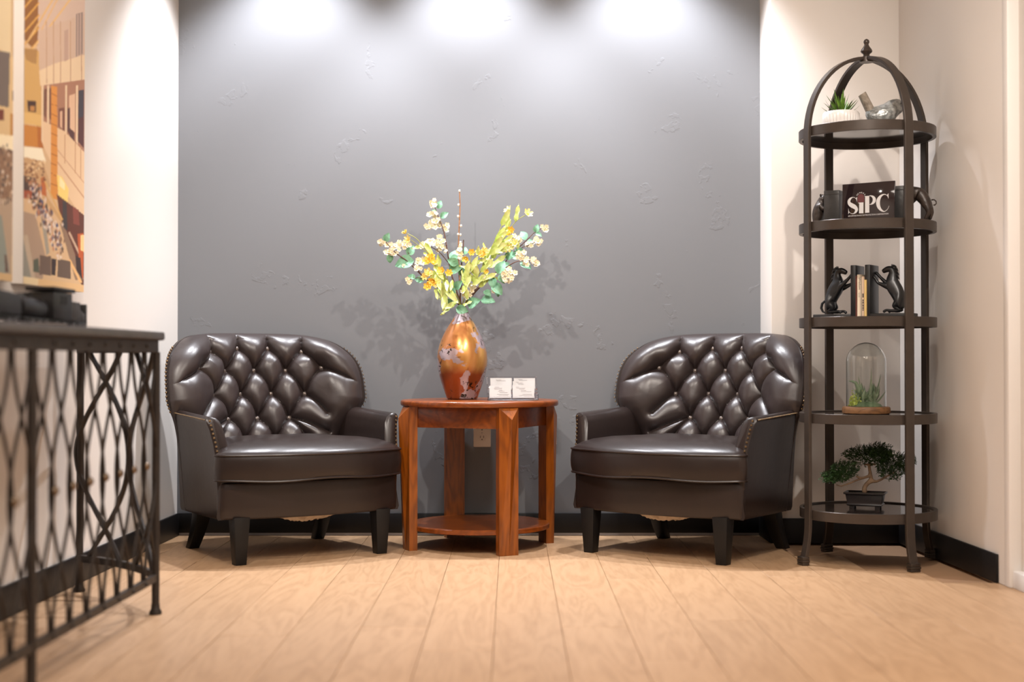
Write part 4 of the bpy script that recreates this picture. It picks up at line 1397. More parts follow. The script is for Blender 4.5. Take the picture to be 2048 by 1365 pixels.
px_c = P(1682, 240, 4.925)
sp = thing('potted_succulent', 'small green spiky succulent in a ribbed white pot on the top shelf', 'plant', (px_c.x, 4.925, SZ[4]))
pot = MB()
NP = 72
prof = [(0.050, 0.0), (0.056, .003), (0.061, .012), (0.063, .040), (0.0625, .060), (.060, .066), (.056, .067), (.054, .060), (.052, .052)]
rings = []
for r, z in prof:
    rings.append([((r + (0.0014 * (1 if k % 2 else -1) if .003 < z < .064 and r > .0565 else 0)) * math.cos(2 * PI * k / NP), (r + (0.0014 * (1 if k % 2 else -1) if .003 < z < .064 and r > .0565 else 0)) * math.sin(2 * PI * k / NP), z) for k in range(NP)])
pot.rings(rings)
pot.build('pot', M['pot_white'], sp)
MB().lathe([(0.002, .052), (.0525, .052), (.05, .055), (.002, .058)], 24).build('soil', M['soil'], sp)
sr = random.Random(4)
for k in range(44):
    a = 2 * PI * k / 44 * 7.0 + sr.uniform(-.2, .2)
    el = (80, 62, 48, 30, 16)[k % 5] + sr.uniform(-8, 8)
    L = (0.085, .078, .066, .072, .075)[k % 5] * sr.uniform(.85, 1.15)
    d = Vector((math.cos(a) * math.cos(R(el)), math.sin(a) * math.cos(R(el)), math.sin(R(el))))
    mb = MB()
    blade(mb, Vector((d.x * .008, d.y * .008, .055)), d, L, 0.0085 if k % 5 < 3 else .005, 0.25 if k % 5 > 2 else -.05)
    mb.build('leaf', M['succulent'] if k % 5 != 3 else M['succulent_tip'], sp)

pb = P(1765, 240, 4.925)
bd = thing('bird_figurine', 'silvery grey mosaic bird figurine with a plain raised tail on the top shelf', 'figurine', (pb.x, 4.925, SZ[4]))
# spine of the body: (x, z, half width, half height)
sp_ = [(-.058, .062, .010, .010), (-.050, .058, .022, .022), (-.036, .052, .033, .033), (-.016, .049, .041, .041), (.004, .052, .044, .045), (.022, .060, .043, .048), (.036, .071, .038, .042), (.048, .081, .032, .033), (.058, .085, .026, .027), (.067, .085, .018, .019), (.073, .084, .008, .009)]
rings = []
for (x, z, w, h) in sp_:
    rings.append([(x, w * math.cos(2 * PI * k / 24), z + h * math.sin(2 * PI * k / 24)) for k in range(24)])
bo = MB().rings(rings).build('body', M['bird'], bd)
mb = MB()
rings = []
for q in range(6):
    u = q / 5
    c = Vector((-0.036 - 0.036 * u, 0, 0.058 + 0.074 * u))
    wy, wt = 0.022 - .004 * abs(u - .5), 0.0165 - .002 * u
    dn = Vector((0.85, 0, 0.53))
    rings.append([c + dn * (wt * math.cos(2 * PI * k / 12)) + Vector((0, wy * math.sin(2 * PI * k / 12), 0)) for k in range(12)])
mb.rings(rings)
mb.build('tail', M['bird_plain'], bd)
mb = MB().lathe([(.0055, 0), (.003, .007), (.0006, .013)], 8)
mb.xform(Matrix.Translation((.0795, 0, .086)) @ Matrix.Rotation(R(95), 4, 'Y'))
mb.build('beak', M['bird_plain'], bd)
for s in (-1, 1):
    MB().ball((.060, s * .0245, .095), .003, 8, 6).build('eye', M['slot'], bd)
    mb = MB()
    rings = []
    for q in range(7):
        u = q / 6
        w = 0.017 * math.sin(PI * (u * .9 + .08)) + .001
        c = Vector((0.022 - 0.066 * u, s * (0.040 - .011 * u * u), .060 - 0.010 * u))
        rings.append([c + Vector((0, s * .004 * math.cos(2 * PI * k / 10), w * math.sin(2 * PI * k / 10))) for k in range(10)])
    mb.rings(rings)
    mb.build('wing', M['bird'], bd)
MB().lathe([(.002, 0), (.030, 0), (.032, .006), (.03, .012), (.002, .014)], 20).build('base', M['bird_plain'], bd)

# ----------------------------------------------------------------- second shelf: bear and bull bookends, sign
ROW2 = R(-33)
zs2 = SZ[3]
c2 = Vector((1.2555, 4.950, zs2))
dv = Vector((math.cos(ROW2), math.sin(ROW2), 0))
nv_ = Vector((-math.sin(ROW2), math.cos(ROW2), 0))


def block(parent, m, x0, x1, w, h, z0=0.0):
    mb = MB().box(((x0 + x1) / 2, 0, z0 + h / 2), (x1 - x0, w, h))
    o = mb.build('block', m, parent, bevel=0.0015)
    mb = MB().box(((x0 + x1) / 2, 0, z0 + h - .014), (x1 - x0 + .002, w + .002, .002))
    mb.build('groove_band', m, o)
    return o


o_ = c2 + dv * -0.150
be = thing('bear_bookend', 'dark bronze bear standing upright against the left block of the second shelf', 'bookend', tuple(o_), ROW2, 'bear and bull bookends')
block(be, M['slate_block'], 0.006, 0.062, 0.075, 0.130)
MB().box((0.005, 0, .003), (0.115, .07, .006)).build('base', M['slate_block'], be, bevel=.001)
bv = [(-.030, 0, .040, .022, .021), (-.029, 0, .060, .021, .020), (-.022, 0, .080, .019, .018), (-.016, 0, .098, .013), (-.010, 0, .107, .0135), (-.001, 0, .112, .008), (.0035, 0, .113, .0055),
      (-.030, -.013, .026, .0125), (-.032, -.014, .012, .010), (-.028, -.014, .0078, .009),
      (-.030, .013, .026, .0125), (-.032, .014, .012, .010), (-.028, .014, .0078, .009),
      (-.014, -.016, .078, .0095), (-.004, -.017, .066, .0075), (.004, -.015, .070, .0075),
      (-.014, .016, .078, .0095), (-.004, .017, .086, .0075), (.004, .015, .092, .0075)]
ee = [(0, 1), (1, 2), (2, 3), (3, 4), (4, 5), (5, 6), (0, 7), (7, 8), (8, 9), (0, 10), (10, 11), (11, 12), (2, 13), (13, 14), (14, 15), (2, 16), (16, 17), (17, 18)]
bo = link('bear', skin_mesh('bear', bv, ee, M['bronze_figure'], 2), be)
for s in (-1, 1):
    MB().ball((-.0165, s * .0085, .1185), (.0035, .005, .0055), 8, 6).build('ear', M['bronze_figure'], bo)

o_ = c2 + dv * 0.150
bu = thing('bull_bookend', 'dark bronze bull pushing up against the right block, its tail curling past the post', 'bookend', tuple(o_), ROW2, 'bear and bull bookends')
block(bu, M['slate_block'], -0.062, -0.006, 0.075, 0.130)
MB().box((0.012, 0, .003), (0.135, .07, .006)).build('base', M['slate_block'], bu, bevel=.001)
bv = [(.016, 0, .108, .024, .023), (.036, 0, .100, .022, .021), (.054, 0, .086, .020), (.070, 0, .070, .018), (.002, 0, .118, .016), (-.001, 0, .105, .011), (.0015, 0, .094, .008),
      (.068, -.011, .052, .011), (.074, -.012, .034, .0072), (.066, -.012, .020, .0058), (.060, -.012, .0098, .0065),
      (.068, .011, .052, .011), (.078, .012, .036, .0072), (.072, .012, .022, .0058), (.068, .012, .0098, .0065),
      (.018, -.014, .088, .0105), (.010, -.015, .070, .0068), (.002, -.015, .060, .006),
      (.018, .014, .088, .0105), (.008, .015, .078, .0068), (.002, .015, .070, .006)]
ee = [(0, 1), (1, 2), (2, 3), (0, 4), (4, 5), (5, 6), (3, 7), (7, 8), (8, 9), (9, 10), (3, 11), (11, 12), (12, 13), (13, 14), (0, 15), (15, 16), (16, 17), (0, 18), (18, 19), (19, 20)]
bo = link('bull', skin_mesh('bull', bv, ee, M['bronze_figure'], 2), bu)
mb = MB().tube([(.080, 0, .078), (.089, -.002, .078), (.096, -.004, .072), (.097, -.004, .064), (.091, -.003, .059), (.085, -.001, .060)], [.0028, .0024, .0022, .002, .0026, .001], 7)
mb.build('tail', M['bronze_figure'], bo)
for s in (-1, 1):
    MB().tube([(.004, s * .012, .126), (.002, s * .022, .131), (.003, s * .028, .141)], [.004, .003, .001], 7).build('horn', M['bronze_figure'], bo)

# the sign: a dark acrylic panel with white lettering
pL, pR = P(1683, 435, 4.905), P(1788, 433, 4.795)
sgx = Vector((pR.x - pL.x, pR.y - pL.y, 0))
SW = sgx.length
sgo = Vector((pL.x, pL.y, zs2))
SA = math.atan2(sgx.y, sgx.x)
sign = thing('acrylic_sign', 'glossy dark acrylic sign with large white lettering standing before the bookends', 'sign', tuple(sgo), SA)
SH = 0.142
LEAN = R(-4)
sm = Matrix.Rotation(LEAN, 4, 'X')
mb = MB().box((SW / 2, 0.003, SH / 2 + .0006), (SW, .006, SH)).xform(sm)
mb.build('panel', M['acrylic_black'], sign, bevel=.0008)
mb = MB().box((SW / 2, 0.030, .0035), (SW * .6, .05, .006)); mb.build('foot', M['acrylic_black'], sign, bevel=.0008)
KX = SW / (105 * 21.0); KZ = 0.0000832
X0G, Y0G = -147.0, 1485.0    # panel corner in tracing units


def G(x, y):
    return (x - X0G) * KX, (Y0G - (y + 0.054 * (x - 300))) * KZ


def flat(mb, pts):
    q = [G(*p) for p in pts]
    a = [(x, -.0004, z) for x, z in q]
    b = [(x, .0001, z) for x, z in q]
    mb.add(a, [tuple(range(len(a)))])
    mb.add(b, [tuple(range(len(b)))])


def stroke(mb, pts):
    lft, rgt = [], []
    n = len(pts)
    # Catmull-Rom refinement
    q = []
    for i in range(n - 1):
        p0, p1, p2, p3 = (np.array(pts[max(i - 1, 0)], float), np.array(pts[i], float), np.array(pts[i + 1], float), np.array(pts[min(i + 2, n - 1)], float))
        for k in range(4):
            u = k / 4
            q.append(0.5 * ((2 * p1) + (p2 - p0) * u + (2 * p0 - 5 * p1 + 4 * p2 - p3) * u * u + (-p0 + 3 * p1 - 3 * p2 + p3) * u ** 3))
    q.append(np.array(pts[-1], float))
    for i in range(len(q)):
        d = q[min(i + 1, len(q) - 1)][:2] - q[max(i - 1, 0)][:2]
        d = d / (np.linalg.norm(d) + 1e-9)
        nn = np.array((-d[1], d[0])) * q[i][2] / 2
        lft.append(q[i][:2] + nn); rgt.append(q[i][:2] - nn)
    for i in range(len(q) - 1):
        flat(mb, [lft[i], lft[i + 1], rgt[i + 1], rgt[i]])


mb = MB()
stroke(mb, [(470, 450, 10), (430, 392, 14), (370, 358, 18), (300, 350, 26), (228, 388, 70), (165, 465, 105), (152, 545, 122), (185, 625, 150), (270, 690, 180), (370, 742, 180), (447, 805, 150), (478, 870, 124), (468, 935, 104), (430, 992, 76), (372, 1035, 36), (310, 1046, 22), (250, 1030, 16), (190, 990, 14), (152, 930, 12), (137, 860, 9)])
flat(mb, [(490, 335), (492, 560), (472, 480), (440, 395)])
flat(mb, [(132, 800), (158, 930), (195, 985), (165, 1005), (135, 1070)])
flat(mb, [(590, 578), (770, 570), (775, 1030), (590, 1033)])
flat(mb, [(525, 592), (592, 578), (592, 612)])
flat(mb, [(830, 305), (1005, 298), (1025, 1005), (845, 1015)])
flat(mb, [(800, 300), (850, 298), (850, 345)])
po = [(1000, 290), (1070, 280), (1140, 287), (1210, 320), (1262, 375), (1288, 450), (1280, 535), (1240, 605), (1170, 655), (1095, 675), (1018, 672)]
pi_ = [(1003, 308), (1060, 315), (1095, 335), (1128, 370), (1150, 410), (1158, 455), (1152, 520), (1130, 575), (1098, 620), (1060, 648), (1018, 655)]
for i in range(len(po) - 1):
    flat(mb, [po[i], po[i + 1], pi_[i + 1], pi_[i]])
stroke(mb, [(1770, 330, 12), (1730, 280, 18), (1665, 248, 28), (1585, 256, 48), (1490, 315, 90), (1412, 425, 135), (1380, 560, 158), (1390, 690, 150), (1432, 800, 125), (1500, 890, 92), (1590, 950, 50), (1670, 956, 26), (1750, 902, 16), (1810, 820, 12), (1838, 730, 9)])
flat(mb, [(1805, 205), (1812, 440), (1770, 335), (1740, 285)])
mb.xform(sm)
mb.build('lettering', M['sign_white'], sign, weld=False)
mb = MB()
arch = [(520, 575), (515, 430)] + [(655 - 140 * math.cos(a), 350 - 140 * math.sin(a)) for a in np.linspace(0, PI, 12)] + [(795, 430), (800, 560)]
flat(mb, arch)
mb.xform(sm)
mb.build('emblem', M['sign_maroon'], sign, weld=False)


def put_text(parent, s, size, width, pos, m, name='small_print', rot=0.0, pre=None):
    me = text_mesh(s, size, m, 0.00015)
    xs = [v.co.x for v in me.vertices]
    ys = [v.co.y for v in me.vertices]
    k = width / (max(xs) - min(xs)) if width else 1.0
    mx = Matrix.Translation(pos) @ Matrix.Rotation(rot, 4, 'Y') @ Matrix.Rotation(PI / 2, 4, 'X') @ Matrix.Diagonal((k, 1, 1, 1)) @ Matrix.Translation((-min(xs), -min(ys), 0))
    me.transform((pre or Matrix.Identity(4)) @ mx)
    return link(name, me, parent)


gx, gz = G(130, 1185)
put_text(sign, 'SECURITIES INVESTOR PROTECTION CORPORATION', 0.0072, (1820 - 130) * KX, (gx, -.0004, gz + .0006), M['sign_white'], pre=sm)
for ch, aa in zip('MEMBER', (154, 131, 106, 80, 54, 29)):
    a = R(aa)
    gx, gz = G(655 + 158 * math.cos(a), 345 - 158 * math.sin(a))
    put_text(sign, ch, 0.0072, 0.0042 if ch == 'M' else .0034, (gx - .0018 * math.sin(a), -.0004, gz + .0018 * math.cos(a) * 1), M['sign_white'], 'small_print', R(90 - aa) * 0.8, sm)

# ----------------------------------------------------------------- third shelf: horse bookends and books
ROW3 = R(-34)
zs3 = SZ[2]
d3 = Vector((math.cos(ROW3), math.sin(ROW3), 0))
c3 = Vector((1.258, 4.937, zs3))


def horse_bookend(label, along, flip):
    o = c3 + d3 * along
    h = thing('horse_bookend', label, 'bookend', tuple(o), ROW3 + (PI if flip else 0), 'rearing horse bookends')
    # local: block face at x = 0, horse on the -x side looking to +x
    MB().box((-.062, 0, .010), (.160, .088, .020)).build('base', M['black_figure'], h, bevel=.003)
    MB().box((.008, 0, .0955), (.019, .090, .191)).build('block', M['black_figure'], h, bevel=.002)
    bv = [(-.102, 0, .058, .0225, .024), (-.090, 0, .090, .0190, .021), (-.066, 0, .119, .0195, .022), (-.063, 0, .140, .0130, .017), (-.068, 0, .159, .0095, .0135), (-.064, 0, .175, .0085, .0115), (-.050, 0, .177, .0095, .0105), (-.037, 0, .170, .0072, .0075), (-.030, 0, .166, .0066),
          (-.052, -.011, .118, .0105), (-.038, -.012, .130, .0066), (-.020, -.012, .147, .0046), (-.006, -.012, .163, .0045), (.0005, -.012, .166, .0052),
          (-.052, .011, .114, .0105), (-.034, .012, .121, .0066), (-.018, .012, .128, .0046), (-.006, .012, .148, .0045), (.0005, .012, .151, .0052),
          (-.088, -.014, .050, .0165), (-.076, -.014, .044, .0115), (-.098, -.014, .030, .0055), (-.074, -.014, .0285, .005), (-.056, -.014, .031, .004), (-.046, -.014, .024, .005),
          (-.088, .014, .050, .0165), (-.076, .014, .044, .0115), (-.098, .014, .030, .0055), (-.068, .014, .0285, .005), (-.048, .014, .032, .004), (-.037, .014, .024, .005)]
    ee = [(0, 1), (1, 2), (2, 3), (3, 4), (4, 5), (5, 6), (6, 7), (7, 8), (2, 9), (9, 10), (10, 11), (11, 12), (12, 13), (2, 14), (14, 15), (15, 16), (16, 17), (17, 18), (0, 19), (19, 20), (20, 21), (21, 22), (22, 23), (23, 24), (0, 25), (25, 26), (26, 27), (27, 28), (28, 29), (29, 30)]
    hb = link('horse', skin_mesh('horse', bv, ee, M['black_figure'], 2), h)
    mb = MB().tube([(-.112, 0, .070), (-.124, .001, .060), (-.128, .002, .044), (-.122, .002, .031), (-.110, .002, .024)], [.004, .005, .005, .004, .001], 8)
    mb.build('tail', M['black_figure'], hb)
    mb = MB()
    for k in range(9):
        u = k / 8
        p = Vector((-.070 - .006 * math.sin(u * 2.5), 0, .186 - .058 * u))
        mb.tube([p, p + Vector((-.009, (-.003 if k % 2 else .003), -.003)), p + Vector((-.014, (-.004 if k % 2 else .004), -.012))], [.005, .0035, .0008], 6)
    mb.build('mane', M['black_figure'], hb)
    for s in (-1, 1):
        MB().lathe([(.0026, 0), (.0028, .003), (.0005, .009)], 8).xform(Matrix.Translation((-.066, s * .0055, .184))).build('ear', M['black_figure'], hb)
    return h


horse_bookend('black rearing horse bookend facing right, on the left of the books', -0.048, False)
horse_bookend('black rearing horse bookend facing left, partly behind the front post', 0.020, True)


def book(label, x0, th, h, cover, dep=.088, y0=-.048):
    o = c3 + d3 * x0
    k = thing('book', label, 'book', tuple(o), ROW3, 'books between the horse bookends')
    c = .0012
    mb = MB()
    mb.box((c / 2, y0 + dep / 2, h / 2), (c, dep, h)); mb.box((th - c / 2, y0 + dep / 2, h / 2), (c, dep, h))
    mb.box((th / 2, y0 + c / 2, h / 2), (th, c, h))
    mb.build('cover', cover, k, bevel=.0004, seg=1)
    MB().box((th / 2, y0 + dep / 2 + .001, h / 2), (th - 2 * c, dep - .005, h - .006)).build('pages', M['paper'], k)
    return k, th, h, y0


book('thin dark red book pressed against the left horse block', -.0295, .0058, .153, M['book_red'])
k, th, h, y0 = book('cream book with a dark title down its spine between the horse bookends', -.0235, .0165, .157, M['book_cream'])
tm = text_mesh('Wisdom', .0125, M['ink'], .00012)
tm.transform(Matrix.Translation((th / 2 - .0035, y0 - .0001, h - .010)) @ Matrix.Rotation(PI / 2, 4, 'Y') @ Matrix.Rotation(PI / 2, 4, 'X'))
link('title', tm, k)
tm = text_mesh('Love', .0082, M['ink_grey'], .00012)
tm.transform(Matrix.Translation((th / 2 - .0035, y0 - .0001, h - .064)) @ Matrix.Rotation(PI / 2, 4, 'Y') @ Matrix.Rotation(PI / 2, 4, 'X'))
link('title', tm, k)
k, th, h, y0 = book('tan book with black lettering down its spine, right of the cream book', -.0068, .0085, .150, M['book_tan'])
mb = MB()
for zc, hh in ((.083, .014), (.066, .006), (.058, .007), (.048, .008), (.039, .007), (.032, .004)):
    mb.box((th / 2, y0 - .0001, zc), (.0042, .0003, hh))
o = mb.build('printed_marks', M['ink'], k)
o['kind'] = 'stuff'
book('shorter yellow book beside the right horse block', .0020, .0085, .138, M['book_yellow'])

# ----------------------------------------------------------------- fourth shelf: glass dome
zs4 = SZ[1]
cc = P(1732.5, 820, 4.945)
cl = thing('glass_cloche', 'clear glass dome on a round wooden base on the fourth shelf', 'cloche', (cc.x, 4.945, zs4))
MB().lathe([(.01, 0), (.077, 0), (.0825, .003), (.0835, .010), (.0835, .019), (.081, .0245), (.076, .026), (.01, .026)], 48).build('wooden_base', M['wood_base'], cl)
ro, hc = 0.069, 0.252
pr = []
pr.append((ro - .0022, .0265)); pr.append((ro, .0265))
pr += [(ro, z) for z in (.06, .10, .14, hc - ro)]
pr += [(ro * math.cos(a), hc - ro + ro * math.sin(a)) for a in np.linspace(0.12, PI / 2 - .03, 14)]
ri = ro - .0022
pr += [(ri * math.cos(a), hc - ro + ri * math.sin(a)) for a in np.linspace(PI / 2 - .03, 0.0, 14)]
pr += [(ri, z) for z in (.14, .10, .06)]
g = MB()
g.lathe(pr + [pr[0]], 56, cap0=False, cap1=False)
g.build('dome', M['glass'], cl)
sg = thing('faux_succulent', 'sage green succulent arrangement with lime moss inside the glass dome', 'plant', (cc.x, 4.945, zs4 + .0262))
sr = random.Random(9)
for k in range(64):
    a = sr.uniform(0, 2 * PI)
    cx, cz0 = (-.018, .0) if k % 2 else (.026, 0)
    el = sr.uniform(5, 75)
    L = sr.uniform(.032, .056)
    d = Vector((math.cos(a) * math.cos(R(el)), math.sin(a) * math.cos(R(el)), math.sin(R(el))))
    base = Vector((cx, -.005, .016 + .012 * sr.random()))
    tip = base + d * L
    if math.hypot(tip.x, tip.y) > .058:
        d = Vector((d.x * .35, d.y * .5, max(d.z, .5)))
    if tip.z < .004:
        d.z = abs(d.z) + .2
    mb = MB(); blade(mb, base, d, L, .0125, .35, .5)
    mb.build('leaf', M['sage'] if k % 3 else M['sage_dark'], sg)
for (dx, dz, L, w, bx) in ((-.10, .30, .098, .0105, -.012), (.045, .12, .122, .0105, .0), (.075, .10, .108, .0105, .014), (-.055, .06, .062, .0095, -.022), (.05, .03, .06, .009, .028), (-.04, .10, .07, .009, -.02), (.04, .05, .07, .009, .02)):
    mb = MB(); blade(mb, (bx, -.012, .012), (dx * .6, -.01, dz), L, w, .12 if dx > 0 else -.0, .45, 8)
    mb.build('leaf', M['sage'], sg)
# the bent leaf that reaches the glass on the left
mb = MB()
mb.tube([(-.014, -.01, .020), (-.030, -.014, .060), (-.040, -.014, .083), (-.052, -.012, .089), (-.063, -.008, .089)], [.006, .008, .0065, .004, .001], 7)
mb.build('leaf', M['sage'], sg)
ms = MB()
for k in range(200):
    a, q = sr.uniform(0, 2 * PI), math.sqrt(sr.random())
    x, y, z = -.044 + .019 * q * math.cos(a), -.006 + .028 * q * math.sin(a), abs(sr.gauss(0, .020))
    x += z * .2
    ms.ball((x, y, z + .003), sr.uniform(.002, .0038), 6, 4)
o = ms.build('moss', M['moss'], sg); o['kind'] = 'stuff'
mb = MB().lathe([(.002, 0), (.056, 0), (.050, .008), (.03, .016), (.002, .018)], 20)
mb.build('soil', M['sage_dark'], sg)

# ----------------------------------------------------------------- lowest shelf: bonsai
zs5 = SZ[0]
bc = P(1731, 1020, 4.955)
bz = thing('bonsai', 'small artificial bonsai with dark green needle pads in a brown tray pot', 'plant', (bc.x, 4.955, zs5))
pot = bpy.data.objects.new('pot', None)
rz = Matrix.Rotation(R(-22), 4, 'Z')
mb = MB()


def rect_ring(hx, hy, z):
    return [(-hx, -hy, z), (hx, -hy, z), (hx, hy, z), (-hx, hy, z)]


mb.rings([rect_ring(.058, .036, .010), rect_ring(.058, .036, .012), rect_ring(.0615, .039, .014), rect_ring(.0615, .039, .016), rect_ring(.058, .036, .018), rect_ring(.064, .041, .050), rect_ring(.070, .046, .052), rect_ring(.071, .047, .058), rect_ring(.066, .043, .058), rect_ring(.062, .039, .051)], smooth=False)
for sx in (-1, 1):
    for sy in (-1, 1):
        mb.box((sx * .044, sy * .025, .0052), (.016, .012, .0104))
mb.xform(rz)
po = mb.build('pot', M['bonsai_pot'], bz, bevel=.0010)
MB().box((0, 0, .0505), (.124, .078, .004)).xform(rz).build('soil', M['soil'], bz)
SCb = 4.955 / 2800


def bp(x, y, dy=0):
    q = P(x, y, 4.955 + dy)
    return (q.x - bc.x, dy, q.z - zs5)


tv = [bp(1730, 988) + (.0085,), bp(1728, 976) + (.0078,), bp(1734, 968) + (.0072,), bp(1742, 962) + (.0064,), bp(1742, 952) + (.0055,), bp(1739, 940) + (.0048,), bp(1738, 928) + (.004,),
      bp(1731, 955, -.01) + (.0042,), bp(1722, 958, -.015) + (.0036,), bp(1712, 953, -.02) + (.003,), bp(1716, 960, -.015) + (.003,), bp(1700, 967, -.02) + (.0026,), bp(1682, 973, -.02) + (.002,), bp(1672, 970, -.02) + (.0015,),
      bp(1752, 964, -.005) + (.0042,), bp(1762, 960, -.01) + (.0034,), bp(1774, 953, -.01) + (.0026,), bp(1790, 945, -.01) + (.0018,), bp(1728, 931, 0) + (.0025,), bp(1752, 930, 0) + (.0025,)]
te = [(0, 1), (1, 2), (2, 3), (3, 4), (4, 5), (5, 6), (4, 7), (7, 8), (8, 9), (8, 10), (10, 11), (11, 12), (12, 13), (3, 14), (14, 15), (15, 16), (16, 17), (6, 18), (6, 19)]
link('trunk', skin_mesh('trunk', tv, te, M['bark'], 1), bz)
nr = random.Random(21)


def pad(cx, cy, rx, ry, n, dy=0.0, depth=None):
    mb = MB()
    c = Vector(bp(cx, cy, dy))
    rxm, rzm = rx * SCb, ry * SCb
    rym = depth or rxm * .7
    for _ in range(n):
        while True:
            p = Vector((nr.uniform(-1, 1), nr.uniform(-1, 1), nr.uniform(-1, 1)))
            if p.length < 1:
                break
        q = c + Vector((p.x * rxm, p.y * rym, p.z * rzm))
        out = Vector((p.x * 1.0, p.y, p.z * .6 + .55)) + Vector((nr.uniform(-.6, .6), nr.uniform(-.6, .6), nr.uniform(-.4, .6)))
        out.normalize()
        s = out.orthogonal().normalized()
        s2 = out.cross(s)
        L = nr.uniform(.010, .017)
        for k in range(6):
            a = 2 * PI * k / 6 + nr.random()
            d = (out + (s * math.cos(a) + s2 * math.sin(a)) * nr.uniform(.4, 1.0)).normalized()
            w = d.orthogonal().normalized() * .0013
            b0 = q + out * L * .12 * k
            tip = b0 + d * L * .62
            m_ = b0 + d * L * .3
            mb.add([b0, m_ - w, tip, m_ + w], [(0, 1, 2), (0, 2, 3)])
    o = mb.build('needle_pad', M['bonsai_leaf'], bz, weld=False)
    o['kind'] = 'stuff'


pad(1737, 912, 46, 18, 620)
pad(1757, 904, 26, 16, 240)
pad(1690, 940, 25, 16, 330, -.02)
pad(1662, 957, 19, 11, 180, -.02)
pad(1680, 955, 20, 10, 160, -.02)
pad(1785, 934, 31, 27, 620, -.01)
pad(1812, 925, 16, 15, 160, -.01)
# ================================================================= wrought iron console on the left
FX, FY = -0.994, 3.913
LEN = 1.90
ux = Vector((-0.022, -1, 0)).normalized()     # along the front, towards the camera
uy = Vector((-1, 0.022, 0)).normalized()      # towards the wall
Z_BR0, Z_BR1, Z_FR0, Z_FR1, Z_TOP = 0.092, 0.113, 0.730, 0.764, 0.787
DEP = 0.35
END = 0.375
cs = thing('console_table', 'dark wrought iron console table with looped lattice front along the left wall', 'console table', (FX, FY, 0))


def Q(s, t_, z):
    return ux * s + uy * t_ + Vector((0, 0, z))


def end_curve(u, off=0.0):
    """the slanting, slightly bowed end: u = 0 at the front leg, 1 at the wall"""
    bow = 0.045 * math.sin(PI * u) ** 0.8
    nx, ny = DEP / math.hypot(END, DEP), -END / math.hypot(END, DEP)
    k = bow + off
    s = END * u + nx * k * (1 if u > 0.02 else 0.6)
    t_ = DEP * u + ny * k * (1 if u > 0.02 else 1.3)
    return s, min(t_, DEP)


def outline(off=0.0, n=18):
    """plan of the console: (s, t) from the rear far end round the front to the rear near end"""
    pts = []
    for i in range(n + 1):
        s, t_ = end_curve(1 - i / n, off)
        pts.append((-s, t_))
    for i in range(1, 16):
        pts.append((LEN * i / 16, -off))
    for i in range(n + 1):
        s, t_ = end_curve(i / n, off)
        pts.append((LEN + s, t_))
    return pts


def strip(name, off0, off1, z0, z1, m, bevel=.001):
    a, b = outline(off0), outline(off1)
    mb = MB()
    rings = []
    for p, q in zip(a, b):
        rings.append([Q(p[0], p[1], z0), Q(q[0], q[1], z0), Q(q[0], q[1], z1), Q(p[0], p[1], z1)])
    mb.rings(rings, smooth=False)
    return mb.build(name, m, cs, bevel=bevel, seg=1)


def slab(name, off, z0, z1, m):
    o = outline(off)
    prof = [(-.006, z0), (0, z0 + .003), (0, z1 - .004), (-.003, z1)]
    mb = MB()
    rings = []
    for ins, z in prof:
        rings.append([Q(p[0], p[1], z) for p in outline(off + ins)])
    mb.rings(rings)
    return mb.build(name, m, cs)


slab('tabletop', 0.022, Z_FR1, Z_TOP, M['console_top'])
strip('frieze', -0.006, 0.006, Z_FR0, Z_FR1, M['console_metal'])
strip('bottom_rail', -0.007, 0.007, Z_BR0, Z_BR1, M['console_metal'])
# legs
for (s, t_) in ((0, 0), (0.95, 0), (LEN, 0), (-END, DEP - .012), (LEN + END, DEP - .012)):
    mb = MB()
    mb.tube([Q(s, t_, .006), Q(s, t_, Z_FR0 + .001)], .0110, 12)
    mb.lathe([(.010, 0), (.017, 0), (.018, .006), (.0125, .016), (.0115, .03)], 16, c=tuple(Q(s, t_, 0)))
    mb.build('leg', M['console_metal'], cs)

PITCH_L = 0.95 / 8
MIDZ = (Z_BR1 + Z_FR0) / 2


def bar(fn, r=.0042, n=40):
    mb = MB()
    pts = []
    for i in range(n + 1):
        z = Z_BR1 - .002 + (Z_FR0 - Z_BR1 + .004) * i / n
        pts.append(fn(z))
    mb.tube(pts, r, 6)
    return mb


per = (Z_FR0 - Z_BR1)
proto = {}
for sg in (1, -1):
    proto[sg] = bar(lambda z: ux * (sg * PITCH_L / 2 * math.cos(2 * PI * (z - MIDZ) / per)) + Vector((0, 0, z)) + uy * (sg * .0035)).mesh('lattice_bar', M['console_metal'])
ros = MB().lathe([(.002, .008), (.006, .0075), (.010, .004), (.0115, 0)], 12)
ros.xform(Matrix.Rotation(PI / 2, 4, 'Y'))
ros = ros.mesh('rosette', M['rosette'])
stud = MB().ball((0, 0, 0), .0055, 8, 6).mesh('stud', M['console_metal'])
for i in range(16):
    s = PITCH_L * (i + .5)
    for sg in (1, -1):
        o = link('lattice_bar', proto[sg], cs); o.location = ux * s
for i in range(1, 16):
    if i == 8:
        continue
    s = PITCH_L * i
    o = link('rosette', ros, cs); o.location = Q(s, -.0075, MIDZ)
    o = link('stud', stud, cs); o.location = Q(s, -.0075, (Z_BR0 + Z_BR1) / 2)
    o = link('stud', stud, cs); o.location = Q(s, -.0075, (Z_FR0 + Z_FR1) / 2)


# curved ends: two big loops each
def curve_pt(u, end):
    s, t_ = end_curve(u)
    return (-s, t_) if end == 0 else (LEN + s, t_)


